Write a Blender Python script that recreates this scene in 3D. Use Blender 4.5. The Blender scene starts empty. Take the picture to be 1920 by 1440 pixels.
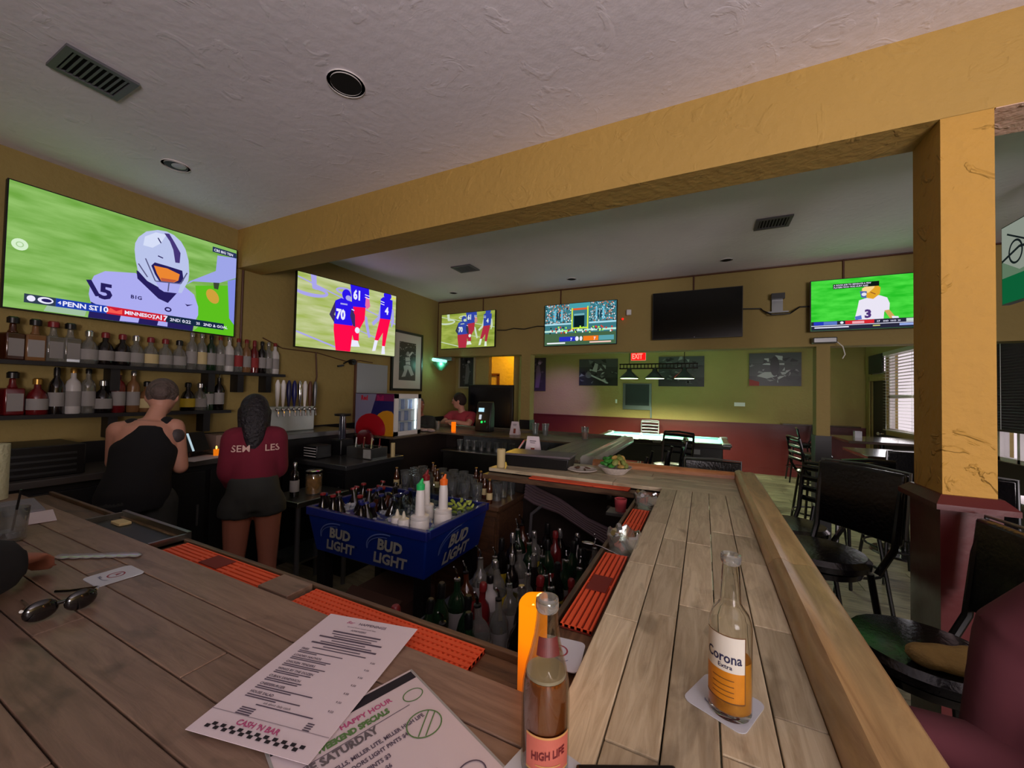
import bpy, bmesh, math, random
from mathutils import Vector, Matrix
random.seed(7)
SC = bpy.context.scene
COL = SC.collection
PI = math.pi
# ---------------------------------------------------------------- camera, world, lights, exposure
cam_d = bpy.data.cameras.new('camera'); cam = bpy.data.objects.new('camera', cam_d); COL.objects.link(cam)
cam_d.sensor_width = 36; cam_d.lens = 730 / 1920 * 36; cam_d.clip_start = .01
def cam_axes(yaw=-26.28, roll=1.2, pitch=1.4):
    a, r, p = map(math.radians, (yaw, roll, pitch))
    fw = Vector((math.sin(a)*math.cos(p), math.cos(a)*math.cos(p), math.sin(p)))
    rt = Vector((math.cos(a), -math.sin(a), 0)); up = rt.cross(fw)
    return rt*math.cos(r)+up*math.sin(r), -rt*math.sin(r)+up*math.cos(r), fw
R_, U_, F_ = cam_axes()
cam.matrix_world = Matrix(((R_.x, U_.x, -F_.x, 0), (R_.y, U_.y, -F_.y, 0), (R_.z, U_.z, -F_.z, 1.56), (0, 0, 0, 1)))
SC.camera = cam
vs = SC.view_settings
vs.view_transform = 'Standard'; vs.look = 'None'; vs.gamma = 1; vs.use_curve_mapping = False; vs.exposure = -.08
W = bpy.data.worlds.new('sky'); SC.world = W; W.use_nodes = True
bg = W.node_tree.nodes['Background']; bg.inputs[0].default_value = (.92, .80, .86, 1); bg.inputs[1].default_value = 1.5
def area(name, loc, look, sx, sy, power, col):
    l = bpy.data.lights.new(name, 'AREA'); l.shape = 'RECTANGLE'; l.size = sx; l.size_y = sy; l.energy = power; l.color = col
    o = bpy.data.objects.new(name, l); COL.objects.link(o); o.location = loc
    o.rotation_euler = (Vector(look) - Vector(loc)).to_track_quat('-Z', 'Y').to_euler(); return o
def point(name, loc, power, col, r=.03):
    l = bpy.data.lights.new(name, 'POINT'); l.energy = power; l.color = col; l.shadow_soft_size = r
    o = bpy.data.objects.new(name, l); COL.objects.link(o); o.location = loc; return o
def spot(name, loc, look, power, col, ang, blend=.6, r=.05):
    l = bpy.data.lights.new(name, 'SPOT'); l.energy = power; l.color = col; l.spot_size = ang; l.spot_blend = blend; l.shadow_soft_size = r
    o = bpy.data.objects.new(name, l); COL.objects.link(o); o.location = loc
    o.rotation_euler = (Vector(look) - Vector(loc)).to_track_quat('-Z', 'Y').to_euler(); return o
area('street_window_light', (2.0, -2.35, 1.6), (1.7, -.75, 3.0), 1.3, 1.4, 190, (1, .89, .92))
area('side_window_light', (2.66, 8.05, 1.7), (0, 7.6, 1.2), 1.1, 1.2, 10, (.95, .9, .95))
area('side_window_light_big', (2.66, 5.0, 1.15), (0, 4.6, .6), 1.9, .3, 5, (1, .82, .86))
for lx in (-1.31, -.84, -.33):
    spot('pool_lamp_light', (lx, 7.8, 1.885), (lx, 7.8, 0), 300, (.90, 1, .66), 2.7, .5, .08)
spot('purple_stage_light', (-2.3, 7.4, 2.85), (-3.4, 9.6, 1.15), 260, (.40, .18, 1), .85, 1, .03)
point('hallway_light', (-3.25, 6.7, 2.5), 80, (1, .58, .04), .1)
point('corner_sconce_light', (-3.62, 4.86, 1.97), 1.6, (.35, 1, .75), .03)

# ---------------------------------------------------------------- materials
MATS = {}
def lin(c):
    return tuple(((v/255)/12.92 if v/255 <= .04045 else (((v/255)+.055)/1.055)**2.4) for v in c)
def mat(name, col, rough=.6, metal=0, noise=None, bump=None, coat=0, spec=.5, alpha=None):
    """col in sRGB 0-255. noise=(scale, amount); bump=(scale, strength)"""
    if name in MATS: return MATS[name]
    m = bpy.data.materials.new(name); m.use_nodes = True; nt = m.node_tree; b = nt.nodes['Principled BSDF']
    c = lin(col); b.inputs['Base Color'].default_value = (*c, 1); b.inputs['Roughness'].default_value = rough
    b.inputs['Metallic'].default_value = metal; b.inputs['Coat Weight'].default_value = coat; b.inputs['Coat Roughness'].default_value = .15
    b.inputs['Specular IOR Level'].default_value = spec
    tc = nt.nodes.new('ShaderNodeTexCoord')
    if noise:
        n = nt.nodes.new('ShaderNodeTexNoise'); n.inputs['Scale'].default_value = noise[0]; n.inputs['Detail'].default_value = 5
        nt.links.new(tc.outputs['Object'], n.inputs['Vector'])
        mx = nt.nodes.new('ShaderNodeMix'); mx.data_type = 'RGBA'
        mx.inputs[6].default_value = (*[v*(1-noise[1]) for v in c], 1); mx.inputs[7].default_value = (*[min(1, v*(1+noise[1])) for v in c], 1)
        nt.links.new(n.outputs['Fac'], mx.inputs[0]); nt.links.new(mx.outputs[2], b.inputs['Base Color'])
    if bump:
        n2 = nt.nodes.new('ShaderNodeTexNoise'); n2.inputs['Scale'].default_value = bump[0]; n2.inputs['Detail'].default_value = 6
        nt.links.new(tc.outputs['Object'], n2.inputs['Vector'])
        bp = nt.nodes.new('ShaderNodeBump'); bp.inputs['Strength'].default_value = bump[1]; bp.inputs['Distance'].default_value = .02
        nt.links.new(n2.outputs['Fac'], bp.inputs['Height']); nt.links.new(bp.outputs[0], b.inputs['Normal'])
    MATS[name] = m; return m
def emi(col, s=1.0):
    k = 'light_%d_%d_%d_%d' % (*col, int(s*100))
    if k in MATS: return MATS[k]
    m = bpy.data.materials.new(k); m.use_nodes = True; nt = m.node_tree; nt.nodes.clear()
    e = nt.nodes.new('ShaderNodeEmission'); e.inputs[0].default_value = (*lin(col), 1); e.inputs[1].default_value = s
    o = nt.nodes.new('ShaderNodeOutputMaterial'); nt.links.new(e.outputs[0], o.inputs[0]); MATS[k] = m; return m
def turf(name, c1, c2, sc=3, s=1.0, stretch=(1, 6, 1)):
    if name in MATS: return MATS[name]
    m = emi((1, 2, 3), 77).copy(); m.name = name; nt = m.node_tree
    e = [n for n in nt.nodes if n.type == 'EMISSION'][0]
    tc = nt.nodes.new('ShaderNodeTexCoord'); mp = nt.nodes.new('ShaderNodeMapping'); mp.inputs['Scale'].default_value = stretch
    n = nt.nodes.new('ShaderNodeTexNoise'); n.inputs['Scale'].default_value = sc; n.inputs['Detail'].default_value = 4
    r = nt.nodes.new('ShaderNodeValToRGB'); r.color_ramp.elements[0].position = .35; r.color_ramp.elements[1].position = .65
    r.color_ramp.elements[0].color = (*lin(c1), 1); r.color_ramp.elements[1].color = (*lin(c2), 1)
    nt.links.new(tc.outputs['Object'], mp.inputs[0]); nt.links.new(mp.outputs[0], n.inputs['Vector']); nt.links.new(n.outputs['Fac'], r.inputs[0]); nt.links.new(r.outputs[0], e.inputs[0])
    e.inputs[1].default_value = s; MATS[name] = m; return m
def wood(name, dark, light, rough=.45, scale=(3, 30, 30), obj_random=True, wear=.5, coat=.15):
    """plank wood: long grain along local X, a tone of its own for each object, dark worn blotches"""
    if name in MATS: return MATS[name]
    m = bpy.data.materials.new(name); m.use_nodes = True; nt = m.node_tree; b = nt.nodes['Principled BSDF']; L = nt.links
    tc = nt.nodes.new('ShaderNodeTexCoord'); oi = nt.nodes.new('ShaderNodeObjectInfo')
    ad = nt.nodes.new('ShaderNodeVectorMath'); ad.operation = 'ADD'
    sc = nt.nodes.new('ShaderNodeVectorMath'); sc.operation = 'SCALE'; sc.inputs[0].default_value = (13, 7, 5)
    L.new(oi.outputs['Random'], sc.inputs['Scale']); L.new(tc.outputs['Object'], ad.inputs[0]); L.new(sc.outputs[0], ad.inputs[1])
    mp = nt.nodes.new('ShaderNodeMapping'); mp.inputs['Scale'].default_value = scale; L.new(ad.outputs[0], mp.inputs[0])
    n = nt.nodes.new('ShaderNodeTexNoise'); n.inputs['Scale'].default_value = 1.6; n.inputs['Detail'].default_value = 7; n.inputs['Roughness'].default_value = .65; n.inputs['Distortion'].default_value = 1.2
    L.new(mp.outputs[0], n.inputs['Vector'])
    r = nt.nodes.new('ShaderNodeValToRGB'); r.color_ramp.elements[0].position = .3; r.color_ramp.elements[1].position = .62
    r.color_ramp.elements[0].color = (*lin(dark), 1); r.color_ramp.elements[1].color = (*lin(light), 1); L.new(n.outputs['Fac'], r.inputs[0])
    n2 = nt.nodes.new('ShaderNodeTexNoise'); n2.inputs['Scale'].default_value = 9; n2.inputs['Detail'].default_value = 5; n2.inputs['Distortion'].default_value = .8
    mp2 = nt.nodes.new('ShaderNodeMapping'); mp2.inputs['Scale'].default_value = (.6, 1.5, 1.5); L.new(ad.outputs[0], mp2.inputs[0]); L.new(mp2.outputs[0], n2.inputs['Vector'])
    r2 = nt.nodes.new('ShaderNodeValToRGB'); r2.color_ramp.elements[0].position = .56; r2.color_ramp.elements[1].position = .72
    r2.color_ramp.elements[0].color = (0, 0, 0, 1); r2.color_ramp.elements[1].color = (wear, wear, wear, 1); L.new(n2.outputs['Fac'], r2.inputs[0])
    mx = nt.nodes.new('ShaderNodeMix'); mx.data_type = 'RGBA'; L.new(r2.outputs[0], mx.inputs[0]); L.new(r.outputs[0], mx.inputs[6]); mx.inputs[7].default_value = (*[v*.35 for v in lin(dark)], 1)
    hs = nt.nodes.new('ShaderNodeHueSaturation'); ma = nt.nodes.new('ShaderNodeMapRange'); ma.inputs[3].default_value = .78; ma.inputs[4].default_value = 1.15
    L.new(oi.outputs['Random'], ma.inputs[0]); L.new(ma.outputs[0], hs.inputs['Value']) if obj_random else None
    L.new(mx.outputs[2], hs.inputs['Color']); L.new(hs.outputs[0], b.inputs['Base Color'])
    b.inputs['Roughness'].default_value = rough; b.inputs['Coat Weight'].default_value = coat; b.inputs['Coat Roughness'].default_value = .3
    bp = nt.nodes.new('ShaderNodeBump'); bp.inputs['Strength'].default_value = .25; bp.inputs['Distance'].default_value = .004; L.new(n.outputs['Fac'], bp.inputs['Height']); L.new(bp.outputs[0], b.inputs['Normal'])
    MATS[name] = m; return m
def plaster(name, col, bump_s=.35, scr=0):
    if name in MATS: return MATS[name]
    m = mat(name, col, .75, noise=(1.7, .12), bump=(22, bump_s)); nt = m.node_tree
    if scr:   # trowel scratches and dents
        b = nt.nodes['Principled BSDF']; tc = [n for n in nt.nodes if n.type == 'TEX_COORD'][0]
        v = nt.nodes.new('ShaderNodeTexNoise'); v.inputs['Scale'].default_value = 4.5; v.inputs['Detail'].default_value = 3; v.inputs['Distortion'].default_value = 2.5
        nt.links.new(tc.outputs['Object'], v.inputs['Vector'])
        r = nt.nodes.new('ShaderNodeValToRGB'); r.color_ramp.elements[0].position = .60; r.color_ramp.elements[1].position = .66; nt.links.new(v.outputs['Fac'], r.inputs[0])
        bp = nt.nodes.new('ShaderNodeBump'); bp.inputs['Strength'].default_value = scr; bp.inputs['Distance'].default_value = .015
        old = [n for n in nt.nodes if n.type == 'BUMP'][0]; nt.links.new(old.outputs[0], bp.inputs['Normal']); nt.links.new(r.outputs[0], bp.inputs['Height']); nt.links.new(bp.outputs[0], b.inputs['Normal'])
    return m
def clear(name, tint=(215, 225, 220), rough=.03, gloss=.16, thick=0):
    """thin clear glass: mostly see-through, glossy towards the rim"""
    if name in MATS: return MATS[name]
    m = bpy.data.materials.new(name); m.use_nodes = True; nt = m.node_tree; nt.nodes.clear()
    t = nt.nodes.new('ShaderNodeBsdfTransparent'); t.inputs[0].default_value = (*lin(tint), 1)
    g = nt.nodes.new('ShaderNodeBsdfGlossy'); g.inputs['Roughness'].default_value = rough
    d = nt.nodes.new('ShaderNodeBsdfDiffuse'); d.inputs[0].default_value = (*lin(tint), 1)
    lw = nt.nodes.new('ShaderNodeLayerWeight'); lw.inputs[0].default_value = .35
    mp = nt.nodes.new('ShaderNodeMapRange'); mp.inputs[3].default_value = gloss*.4; mp.inputs[4].default_value = min(1, gloss*2.6); nt.links.new(lw.outputs['Facing'], mp.inputs[0])
    mx = nt.nodes.new('ShaderNodeMixShader'); nt.links.new(mp.outputs[0], mx.inputs[0]); nt.links.new(t.outputs[0], mx.inputs[1]); nt.links.new(g.outputs[0], mx.inputs[2])
    mx2 = nt.nodes.new('ShaderNodeMixShader'); mx2.inputs[0].default_value = thick; nt.links.new(mx.outputs[0], mx2.inputs[1]); nt.links.new(d.outputs[0], mx2.inputs[2])
    o = nt.nodes.new('ShaderNodeOutputMaterial'); nt.links.new(mx2.outputs[0], o.inputs[0]); MATS[name] = m; return m
M_WALL = plaster('yellow_plaster', (152, 132, 76)); M_BEAM = plaster('ochre_plaster', (176, 142, 72), .4, .25); M_PIL = plaster('scarred_ochre_plaster', (190, 146, 64), .5, .7)
M_CEIL = plaster('white_ceiling', (240, 235, 244), .14, .12); M_PINK = plaster('bare_plaster', (225, 190, 165), .6, .8)
M_DADO = mat('oxblood_paint', (84, 24, 24), .35, noise=(3, .15), bump=(10, .1)); M_DADO2 = mat('black_paint', (18, 17, 20), .5, noise=(6, .3))
M_BLACK = mat('black_plastic', (14, 14, 16), .4); M_VINYL = mat('black_vinyl', (12, 12, 14), .22, bump=(60, .15), coat=.3); M_STEEL = mat('stainless', (150, 152, 150), .3, 1, noise=(8, .2))
M_CHROME = mat('chrome', (210, 210, 210), .12, 1); M_BMETAL = mat('black_metal', (20, 20, 22), .25, .4, coat=.4); M_GUN = mat('grey_metal', (120, 122, 124), .35, .8)
M_WPLAST = mat('white_plastic', (222, 218, 215), .4); M_PAPER = mat('paper', (214, 200, 206), .8, noise=(4, .04)); M_INK = mat('ink', (38, 34, 42), .8)
M_WOOD = wood('bar_wood', (166, 148, 118), (204, 190, 160), wear=.65); M_WOODF = wood('shaded_bar_wood', (112, 88, 74), (142, 116, 98), wear=.7)  # second wood is a darker copy: the front bar's shade is in its colour
M_RAIL = wood('rail_wood', (140, 106, 68), (188, 154, 106), scale=(2, 14, 14), rough=.35, wear=.25, coat=.4); M_TROUGH = wood('trough_wood', (62, 44, 32), (104, 78, 56), wear=.8)
M_OLDW = wood('cabinet_wood', (50, 34, 24), (96, 66, 44)); M_MAT = mat('orange_rubber', (222, 84, 44), .55, noise=(20, .12)); M_MATD = mat('dark_rubber', (110, 30, 20), .7)
M_SKIN = mat('skin', (196, 142, 122), .55, noise=(12, .06)); M_SKIN2 = mat('tanned_skin', (160, 100, 80), .55, noise=(12, .06))
M_CLEAR = clear('clear_glass'); M_PANE = clear('window_glass', (240, 240, 240), .02, .05)

# ---------------------------------------------------------------- geometry helpers
class G:
    def __init__(s): s.v = []; s.f = []; s.m = []; s.k = 0
    def mi(s, k): s.k = k; return s
    def add(s, vs, fs):
        n = len(s.v); s.v += [tuple(v) for v in vs]; s.f += [tuple(i+n for i in f) for f in fs]; s.m += [s.k]*len(fs); return s
    def box(s, a, b):
        (x0, y0, z0), (x1, y1, z1) = a, b
        x0, x1 = min(x0, x1), max(x0, x1); y0, y1 = min(y0, y1), max(y0, y1); z0, z1 = min(z0, z1), max(z0, z1)
        return s.add([(x0,y0,z0),(x1,y0,z0),(x1,y1,z0),(x0,y1,z0),(x0,y0,z1),(x1,y0,z1),(x1,y1,z1),(x0,y1,z1)],
                     [(0,3,2,1),(4,5,6,7),(0,1,5,4),(1,2,6,5),(2,3,7,6),(3,0,4,7)])
    def rbox(s, c, size, rot=0, tilt=0):
        M = Matrix.Translation(c) @ Matrix.Rotation(rot, 4, 'Z') @ Matrix.Rotation(tilt, 4, 'X'); a = [d/2 for d in size]; g = G().box([-q for q in a], a)
        return s.add([M @ Vector(v) for v in g.v], g.f)
    def prism(s, poly, z0, z1, top=None):
        n = len(poly); t = top or poly
        ar = sum(poly[i][0]*poly[(i+1) % n][1]-poly[(i+1) % n][0]*poly[i][1] for i in range(n))
        if ar < 0: poly = poly[::-1]; t = t[::-1]
        return s.add([(x, y, z0) for x, y in poly]+[(x, y, z1) for x, y in t], [tuple(range(n))[::-1], tuple(range(n, 2*n))]+[(i, (i+1) % n, (i+1) % n+n, i+n) for i in range(n)])
    def loft(s, rings, caps=True):
        n = len(rings[0]); vs = [p for r in rings for p in r]; fs = []
        for k in range(len(rings)-1):
            for i in range(n):
                j = (i+1) % n; fs.append((k*n+i, k*n+j, (k+1)*n+j, (k+1)*n+i))
        if caps: fs += [tuple(range(n))[::-1], tuple(range((len(rings)-1)*n, len(rings)*n))]
        return s.add(vs, fs)
    def lathe(s, prof, o=(0, 0, 0), n=16, caps=True):
        return s.loft([[(o[0]+r*math.cos(2*PI*i/n), o[1]+r*math.sin(2*PI*i/n), o[2]+z) for i in range(n)] for r, z in prof], caps)
    def frame(s, d, side=None):
        d = Vector(d).normalized(); u = Vector(side) if side else (Vector((0, 0, 1)) if abs(d.z) < .9 else Vector((1, 0, 0)))
        a = u - d*u.dot(d); a.normalize(); return a, d.cross(a)
    def cyl(s, p0, p1, r0, r1=None, n=10, caps=True):
        r1 = r0 if r1 is None else r1; p0, p1 = Vector(p0), Vector(p1); a, b = s.frame(p1-p0)
        return s.loft([[p+a*r*math.cos(2*PI*i/n)+b*r*math.sin(2*PI*i/n) for i in range(n)] for p, r in ((p0, r0), (p1, r1))], caps)
    def tube(s, pts, r, n=8, side=None):
        pts = [Vector(p) for p in pts]; rs = r if isinstance(r, (list, tuple)) else [r]*len(pts); rings = []; pa = None
        for i, p in enumerate(pts):
            d = pts[min(i+1, len(pts)-1)]-pts[max(i-1, 0)]
            a, b = s.frame(d, pa if pa is not None else side); pa = a; q = rs[i]; ra, rb = q if isinstance(q, tuple) else (q, q)
            rings.append([p+a*ra*math.cos(2*PI*k/n)+b*rb*math.sin(2*PI*k/n) for k in range(n)])
        return s.loft(rings)
    def ell(s, c, r, n=14, m=8, M=None):
        rings = []
        for k in range(m+1):
            t = PI*(k/m); q = max(math.sin(t), .02); rings.append([Vector((r[0]*q*math.cos(2*PI*i/n), r[1]*q*math.sin(2*PI*i/n), -r[2]*math.cos(t))) for i in range(n)])
        if M: rings = [[M @ p for p in g] for g in rings]
        return s.loft([[p+Vector(c) for p in g] for g in rings])
    def cap(s, p0, p1, r0, r1, n=12):   # a limb segment with round ends
        p0, p1 = Vector(p0), Vector(p1); d = (p1-p0).normalized()
        return s.tube([p0-d*r0*.95, p0-d*r0*.6, p0, p1, p1+d*r1*.6, p1+d*r1*.95], [r0*.3, r0*.8, r0, r1, r1*.8, r1*.3], n)
    def build(s, name, mats, parent=None, smooth=True, bevel=0, remesh=0, rel=True, it=6):
        me = bpy.data.meshes.new(name); off = parent_off(parent) if rel else Vector()
        me.from_pydata([tuple(Vector(v)-off) for v in s.v], [], s.f)
        for m in (mats if isinstance(mats, (list, tuple)) else [mats]): me.materials.append(m)
        for p, k in zip(me.polygons, s.m): p.material_index = k
        me.update()
        if smooth:
            me.polygons.foreach_set('use_smooth', [True]*len(me.polygons)); me.set_sharp_from_angle(angle=.7)
        o = bpy.data.objects.new(name, me); COL.objects.link(o)
        if parent: o.parent = parent
        if bevel:
            b = o.modifiers.new('bevel', 'BEVEL'); b.width = bevel; b.segments = 2; b.limit_method = 'ANGLE'
        if remesh:
            r = o.modifiers.new('remesh', 'REMESH'); r.mode = 'VOXEL'; r.voxel_size = remesh; r.use_smooth_shade = True
            q = o.modifiers.new('smooth', 'SMOOTH'); q.iterations = it; q.factor = .5
        return o
def parent_off(p):
    v = Vector()
    while p: v += p.location; p = p.parent
    return v
def tag(o, label=None, cat=None, group=None, kind=None):
    if label: o['label'] = label
    if cat: o['category'] = cat
    if group: o['group'] = group
    if kind: o['kind'] = kind
    return o
def thing(name, label, cat, loc=(0, 0, 0), group=None, rz=0):
    o = bpy.data.objects.new(name, None); COL.objects.link(o); o.location = loc; o.rotation_euler.z = rz; return tag(o, label, cat, group)
def struct(g, name, m, parent=None, **k):
    o = g.build(name, m, parent, smooth=False, **k)
    if not parent: o['kind'] = 'structure'
    return o
def dup(r, loc, rz=0, label=None, group=None, sc=1, mats=None, rx=0, ry=0):
    """copy of a thing and its parts; mats {part stem: material} gives the copy its own colours"""
    kids = {}
    for c in list(r.children): kids[c.name] = c
    n = r.copy(); COL.objects.link(n); n.location = loc; n.rotation_euler = (rx, ry, rz); n.scale = (sc,)*3
    if label: n['label'] = label
    if group: n['group'] = group
    def cp(ch, par):
        d = ch.copy(); COL.objects.link(d); d.parent = par; st = ch.name.split('.')[0]
        if mats and st in mats and d.data:
            d.material_slots[0].link = 'OBJECT'; d.material_slots[0].material = mats[st]
        for g in list(ch.children): cp(g, d)
    for c in kids.values(): cp(c, n)
    if mats and n.data and r.name.split('.')[0] in mats:
        n.material_slots[0].link = 'OBJECT'; n.material_slots[0].material = mats[r.name.split('.')[0]]
    return n
ORD = 'first second third fourth fifth sixth seventh eighth ninth tenth eleventh twelfth thirteenth fourteenth fifteenth sixteenth seventeenth eighteenth nineteenth twentieth'.split()
TXT = {}
def text_geo(s, size=1, bold=0, shear=0, align='LEFT', space=1):
    """letters as flat polygons: (verts2d, faces)"""
    k = (s, bold, shear, align, space)
    if k not in TXT:
        c = bpy.data.curves.new('t', 'FONT'); c.body = s; c.size = 1; c.offset = bold; c.shear = shear; c.align_x = align; c.resolution_u = 2; c.space_character = space
        o = bpy.data.objects.new('t', c); COL.objects.link(o); bpy.context.view_layer.update()
        me = o.evaluated_get(bpy.context.evaluated_depsgraph_get()).to_mesh()
        TXT[k] = ([(v.co.x, v.co.y) for v in me.vertices], [tuple(p.vertices) for p in me.polygons]); bpy.data.objects.remove(o); bpy.data.curves.remove(c)
    v, f = TXT[k]; return [(x*size, y*size) for x, y in v], f
class Flat:
    """flat print on a plane: layers of coloured polygons, each a hair above the last"""
    def __init__(s, P, u, v, w, h, W_=16, H_=9, step=.0004):
        s.P = Vector(P); s.u = Vector(u).normalized(); s.v = Vector(v).normalized(); s.w = w/W_; s.h = h/H_; s.n = s.u.cross(s.v); s.L = 1; s.g = G(); s.ms = []; s.step = step; s.W = W_; s.H = H_
    def pt(s, x, y): return s.P+s.u*(x*s.w)+s.v*(y*s.h)+s.n*(s.L*s.step)
    def slot(s, m):
        if m not in s.ms: s.ms.append(m)
        s.g.k = s.ms.index(m)
    def poly(s, m, pts, keep=False, clip=True):
        s.slot(m); s.L += 0 if keep else 1
        if clip: pts = [(min(max(x, 0), s.W), min(max(y, 0), s.H)) for x, y in pts]
        ar = sum(pts[i][0]*pts[(i+1) % len(pts)][1]-pts[(i+1) % len(pts)][0]*pts[i][1] for i in range(len(pts)))
        if ar < 0: pts = pts[::-1]
        s.g.add([s.pt(*p) for p in pts], [tuple(range(len(pts)))]); return s
    def rect(s, m, x0, y0, x1, y1, keep=False): return s.poly(m, [(x0, y0), (x1, y0), (x1, y1), (x0, y1)], keep)
    def oval(s, m, cx, cy, rx, ry, keep=False, n=20, a=0):
        return s.poly(m, [(cx+rx*math.cos(2*PI*i/n)*math.cos(a)-ry*math.sin(2*PI*i/n)*math.sin(a), cy+rx*math.cos(2*PI*i/n)*math.sin(a)+ry*math.sin(2*PI*i/n)*math.cos(a)) for i in range(n)], keep)
    def line(s, m, p, q, t, keep=False):
        d = Vector((q[0]-p[0], q[1]-p[1])); d.normalize(); n = Vector((-d.y, d.x))*t/2
        return s.poly(m, [(p[0]+n.x, p[1]+n.y), (q[0]+n.x, q[1]+n.y), (q[0]-n.x, q[1]-n.y), (p[0]-n.x, p[1]-n.y)], keep)
    def ring(s, m, cx, cy, rx, ry, t, a0=0, a1=2*PI, n=28):
        s.L += 1
        for i in range(n):
            a, b = a0+(a1-a0)*i/n, a0+(a1-a0)*(i+1)/n
            s.poly(m, [(cx+rx*math.cos(a), cy+ry*math.sin(a)), (cx+rx*math.cos(b), cy+ry*math.sin(b)), (cx+(rx-t)*math.cos(b), cy+(ry-t)*math.sin(b)), (cx+(rx-t)*math.cos(a), cy+(ry-t)*math.sin(a))], True)
        return s
    def text(s, m, t, x, y, size, bold=.02, shear=0, align='LEFT', sx=1, rot=0, keep=False, space=1):
        """size in units of the picture's height grid"""
        s.slot(m); s.L += 0 if keep else 1; v, f = text_geo(t, size, bold, shear, align, space); c, q = math.cos(rot), math.sin(rot); k = s.h/s.w
        s.g.add([s.pt(x+(a*c*sx-b*q)*k, y+(a*q*sx+b*c)) for a, b in v], f); return s
    def build(s, name, parent, label=None): 
        o = s.g.build(name, s.ms, parent, smooth=False)
        if label: o['label'] = label
        return o

# ---------------------------------------------------------------- room shell
ZC = 3.01
def wall(g, axis, p, q, t, lo, hi, holes):
    """slab across axis at p..p+t, q=(a,b) along, lo..hi height, holes [(a0,a1,z0,z1)]"""
    A = sorted({*q, *[h[0] for h in holes], *[h[1] for h in holes]}); Z = sorted({lo, hi, *[h[2] for h in holes], *[h[3] for h in holes]})
    for i in range(len(A)-1):
        for j in range(len(Z)-1):
            ca, cz = (A[i]+A[i+1])/2, (Z[j]+Z[j+1])/2
            if any(h[0] < ca < h[1] and h[2] < cz < h[3] for h in holes): continue
            if axis == 'x': g.box((p, A[i], Z[j]), (p+t, A[i+1], Z[j+1]))
            else: g.box((A[i], p, Z[j]), (A[i+1], p+t, Z[j+1]))
    return g
struct(G().box((-5.1, -2.6, -.1), (2.95, 9.8, -.012)), 'floor', mat('subfloor', (50, 46, 42), .8))
struct(G().box((-5.1, -2.6, ZC), (2.95, 9.8, ZC+.15)), 'ceiling', M_CEIL)
struct(wall(G(), 'x', -3.97, (-2.5, 5.72), .12, 0, ZC, []), 'wall_left', M_WALL)
struct(wall(G(), 'x', 2.75, (-2.5, 9.7), .14, 0, ZC, [(3.75, 5.95, .97, 2.5), (7.4, 8.64, 1.07, 2.38), (8.68, 9.36, 0, 1.92), (8.7, 9.34, 2.04, 2.39)]), 'wall_right', M_WALL)
struct(wall(G(), 'y', 9.6, (-5, 2.9), .12, 0, ZC, []), 'wall_back', M_WALL)
struct(wall(G(), 'y', -2.55, (-4, 2.9), .12, 0, ZC, [(.25, 2.45, 1.05, 2.5)]), 'wall_front', M_WALL)
struct(wall(G(), 'y', 5.6, (-3.85, -2.64), .1, 0, ZC, [(-3.2, -2.74, 0, 2.45)]), 'wall_nook', M_WALL)
g = G(); wall(g, 'x', -5.0, (5.7, 9.6), .1, 0, ZC, []); g.prism([(-2.66, 5.7), (-2.62, 5.72), (-3.32, 7.4), (-3.36, 7.4)], 0, ZC); g.box((-4.9, 7.3, 0), (-3.32, 7.4, ZC)); g.box((-4.9, 5.7, 0), (-3.85, 5.8, ZC))
struct(g, 'wall_hallway', M_WALL)
struct(wall(G(), 'y', 5.05, (-3.85, 2.75), .2, 2.12, ZC, []), 'wall_header', M_WALL)
struct(G().box((-3.85, 2.05, 2.655), (2.75, 2.27, ZC)), 'beam', M_BEAM)
struct(G().box((.96, 2.051, 2.652), (2.75, 2.268, 2.656)), 'trim_1', M_PINK)
p = struct(G().box((.81, 2.05, 1.2), (.955, 2.27, 2.656)), 'pillar', M_PIL)
g = G().box((.80, 2.04, 0), (.965, 2.28, 1.17)); struct(g, 'pillar_base', M_DADO, p, rel=False)
g = G().prism([(.775, 2.0), (.99, 2.0), (.99, 2.32), (.775, 2.32)], 1.165, 1.185).prism([(.775, 2.0), (.99, 2.0), (.99, 2.32), (.775, 2.32)], 1.185, 1.215, [(.80, 2.035), (.965, 2.035), (.965, 2.285), (.80, 2.285)])
struct(g, 'pillar_cap', M_DADO, p, rel=False)
for n, x0, x1 in (('post', -2.35, -2.21), ('column', 1.05, 1.165)):
    p = struct(G().box((x0, 5.05, 1.19), (x1, 5.2, 2.12)), n, M_WALL); struct(G().box((x0-.01, 5.04, 0), (x1+.01, 5.21, 1.19)), n+'_base', M_DADO2, p, rel=False)
struct(G().box((-3.85, -2.4, 0), (-3.835, 5.6, 1.165)), 'baseboard_left', M_DADO2)
struct(G().box((-5, 9.585, 0), (2.75, 9.6, 1.02)).box((-5, 9.57, 1.02), (2.75, 9.6, 1.045)).box((-5, 9.57, 0), (2.75, 9.6, .12)), 'baseboard_back', M_DADO)
struct(G().box((-3.85, 5.585, 0), (-3.2, 5.6, 1.12)).box((-2.74, 5.585, 0), (-2.64, 5.6, 1.12)), 'baseboard_nook', M_DADO2)
struct(G().box((2.735, -2.4, 0), (2.75, 7.4, .97)).box((2.735, 7.4, 0), (2.75, 8.66, 1.0)), 'baseboard_right', M_DADO2)
struct(G().box((.25, -2.56, 1.05), (2.45, -2.545, 2.5)), 'window_4', M_PANE)
# door frame inside the lit hallway
struct(G().box((-3.95, 7.27, 0), (-3.90, 7.3, 1.95)).box((-4.2, 7.27, 1.93), (-3.90, 7.3, 1.98)), 'trim_2', mat('brown_trim', (70, 34, 18), .5))
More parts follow.
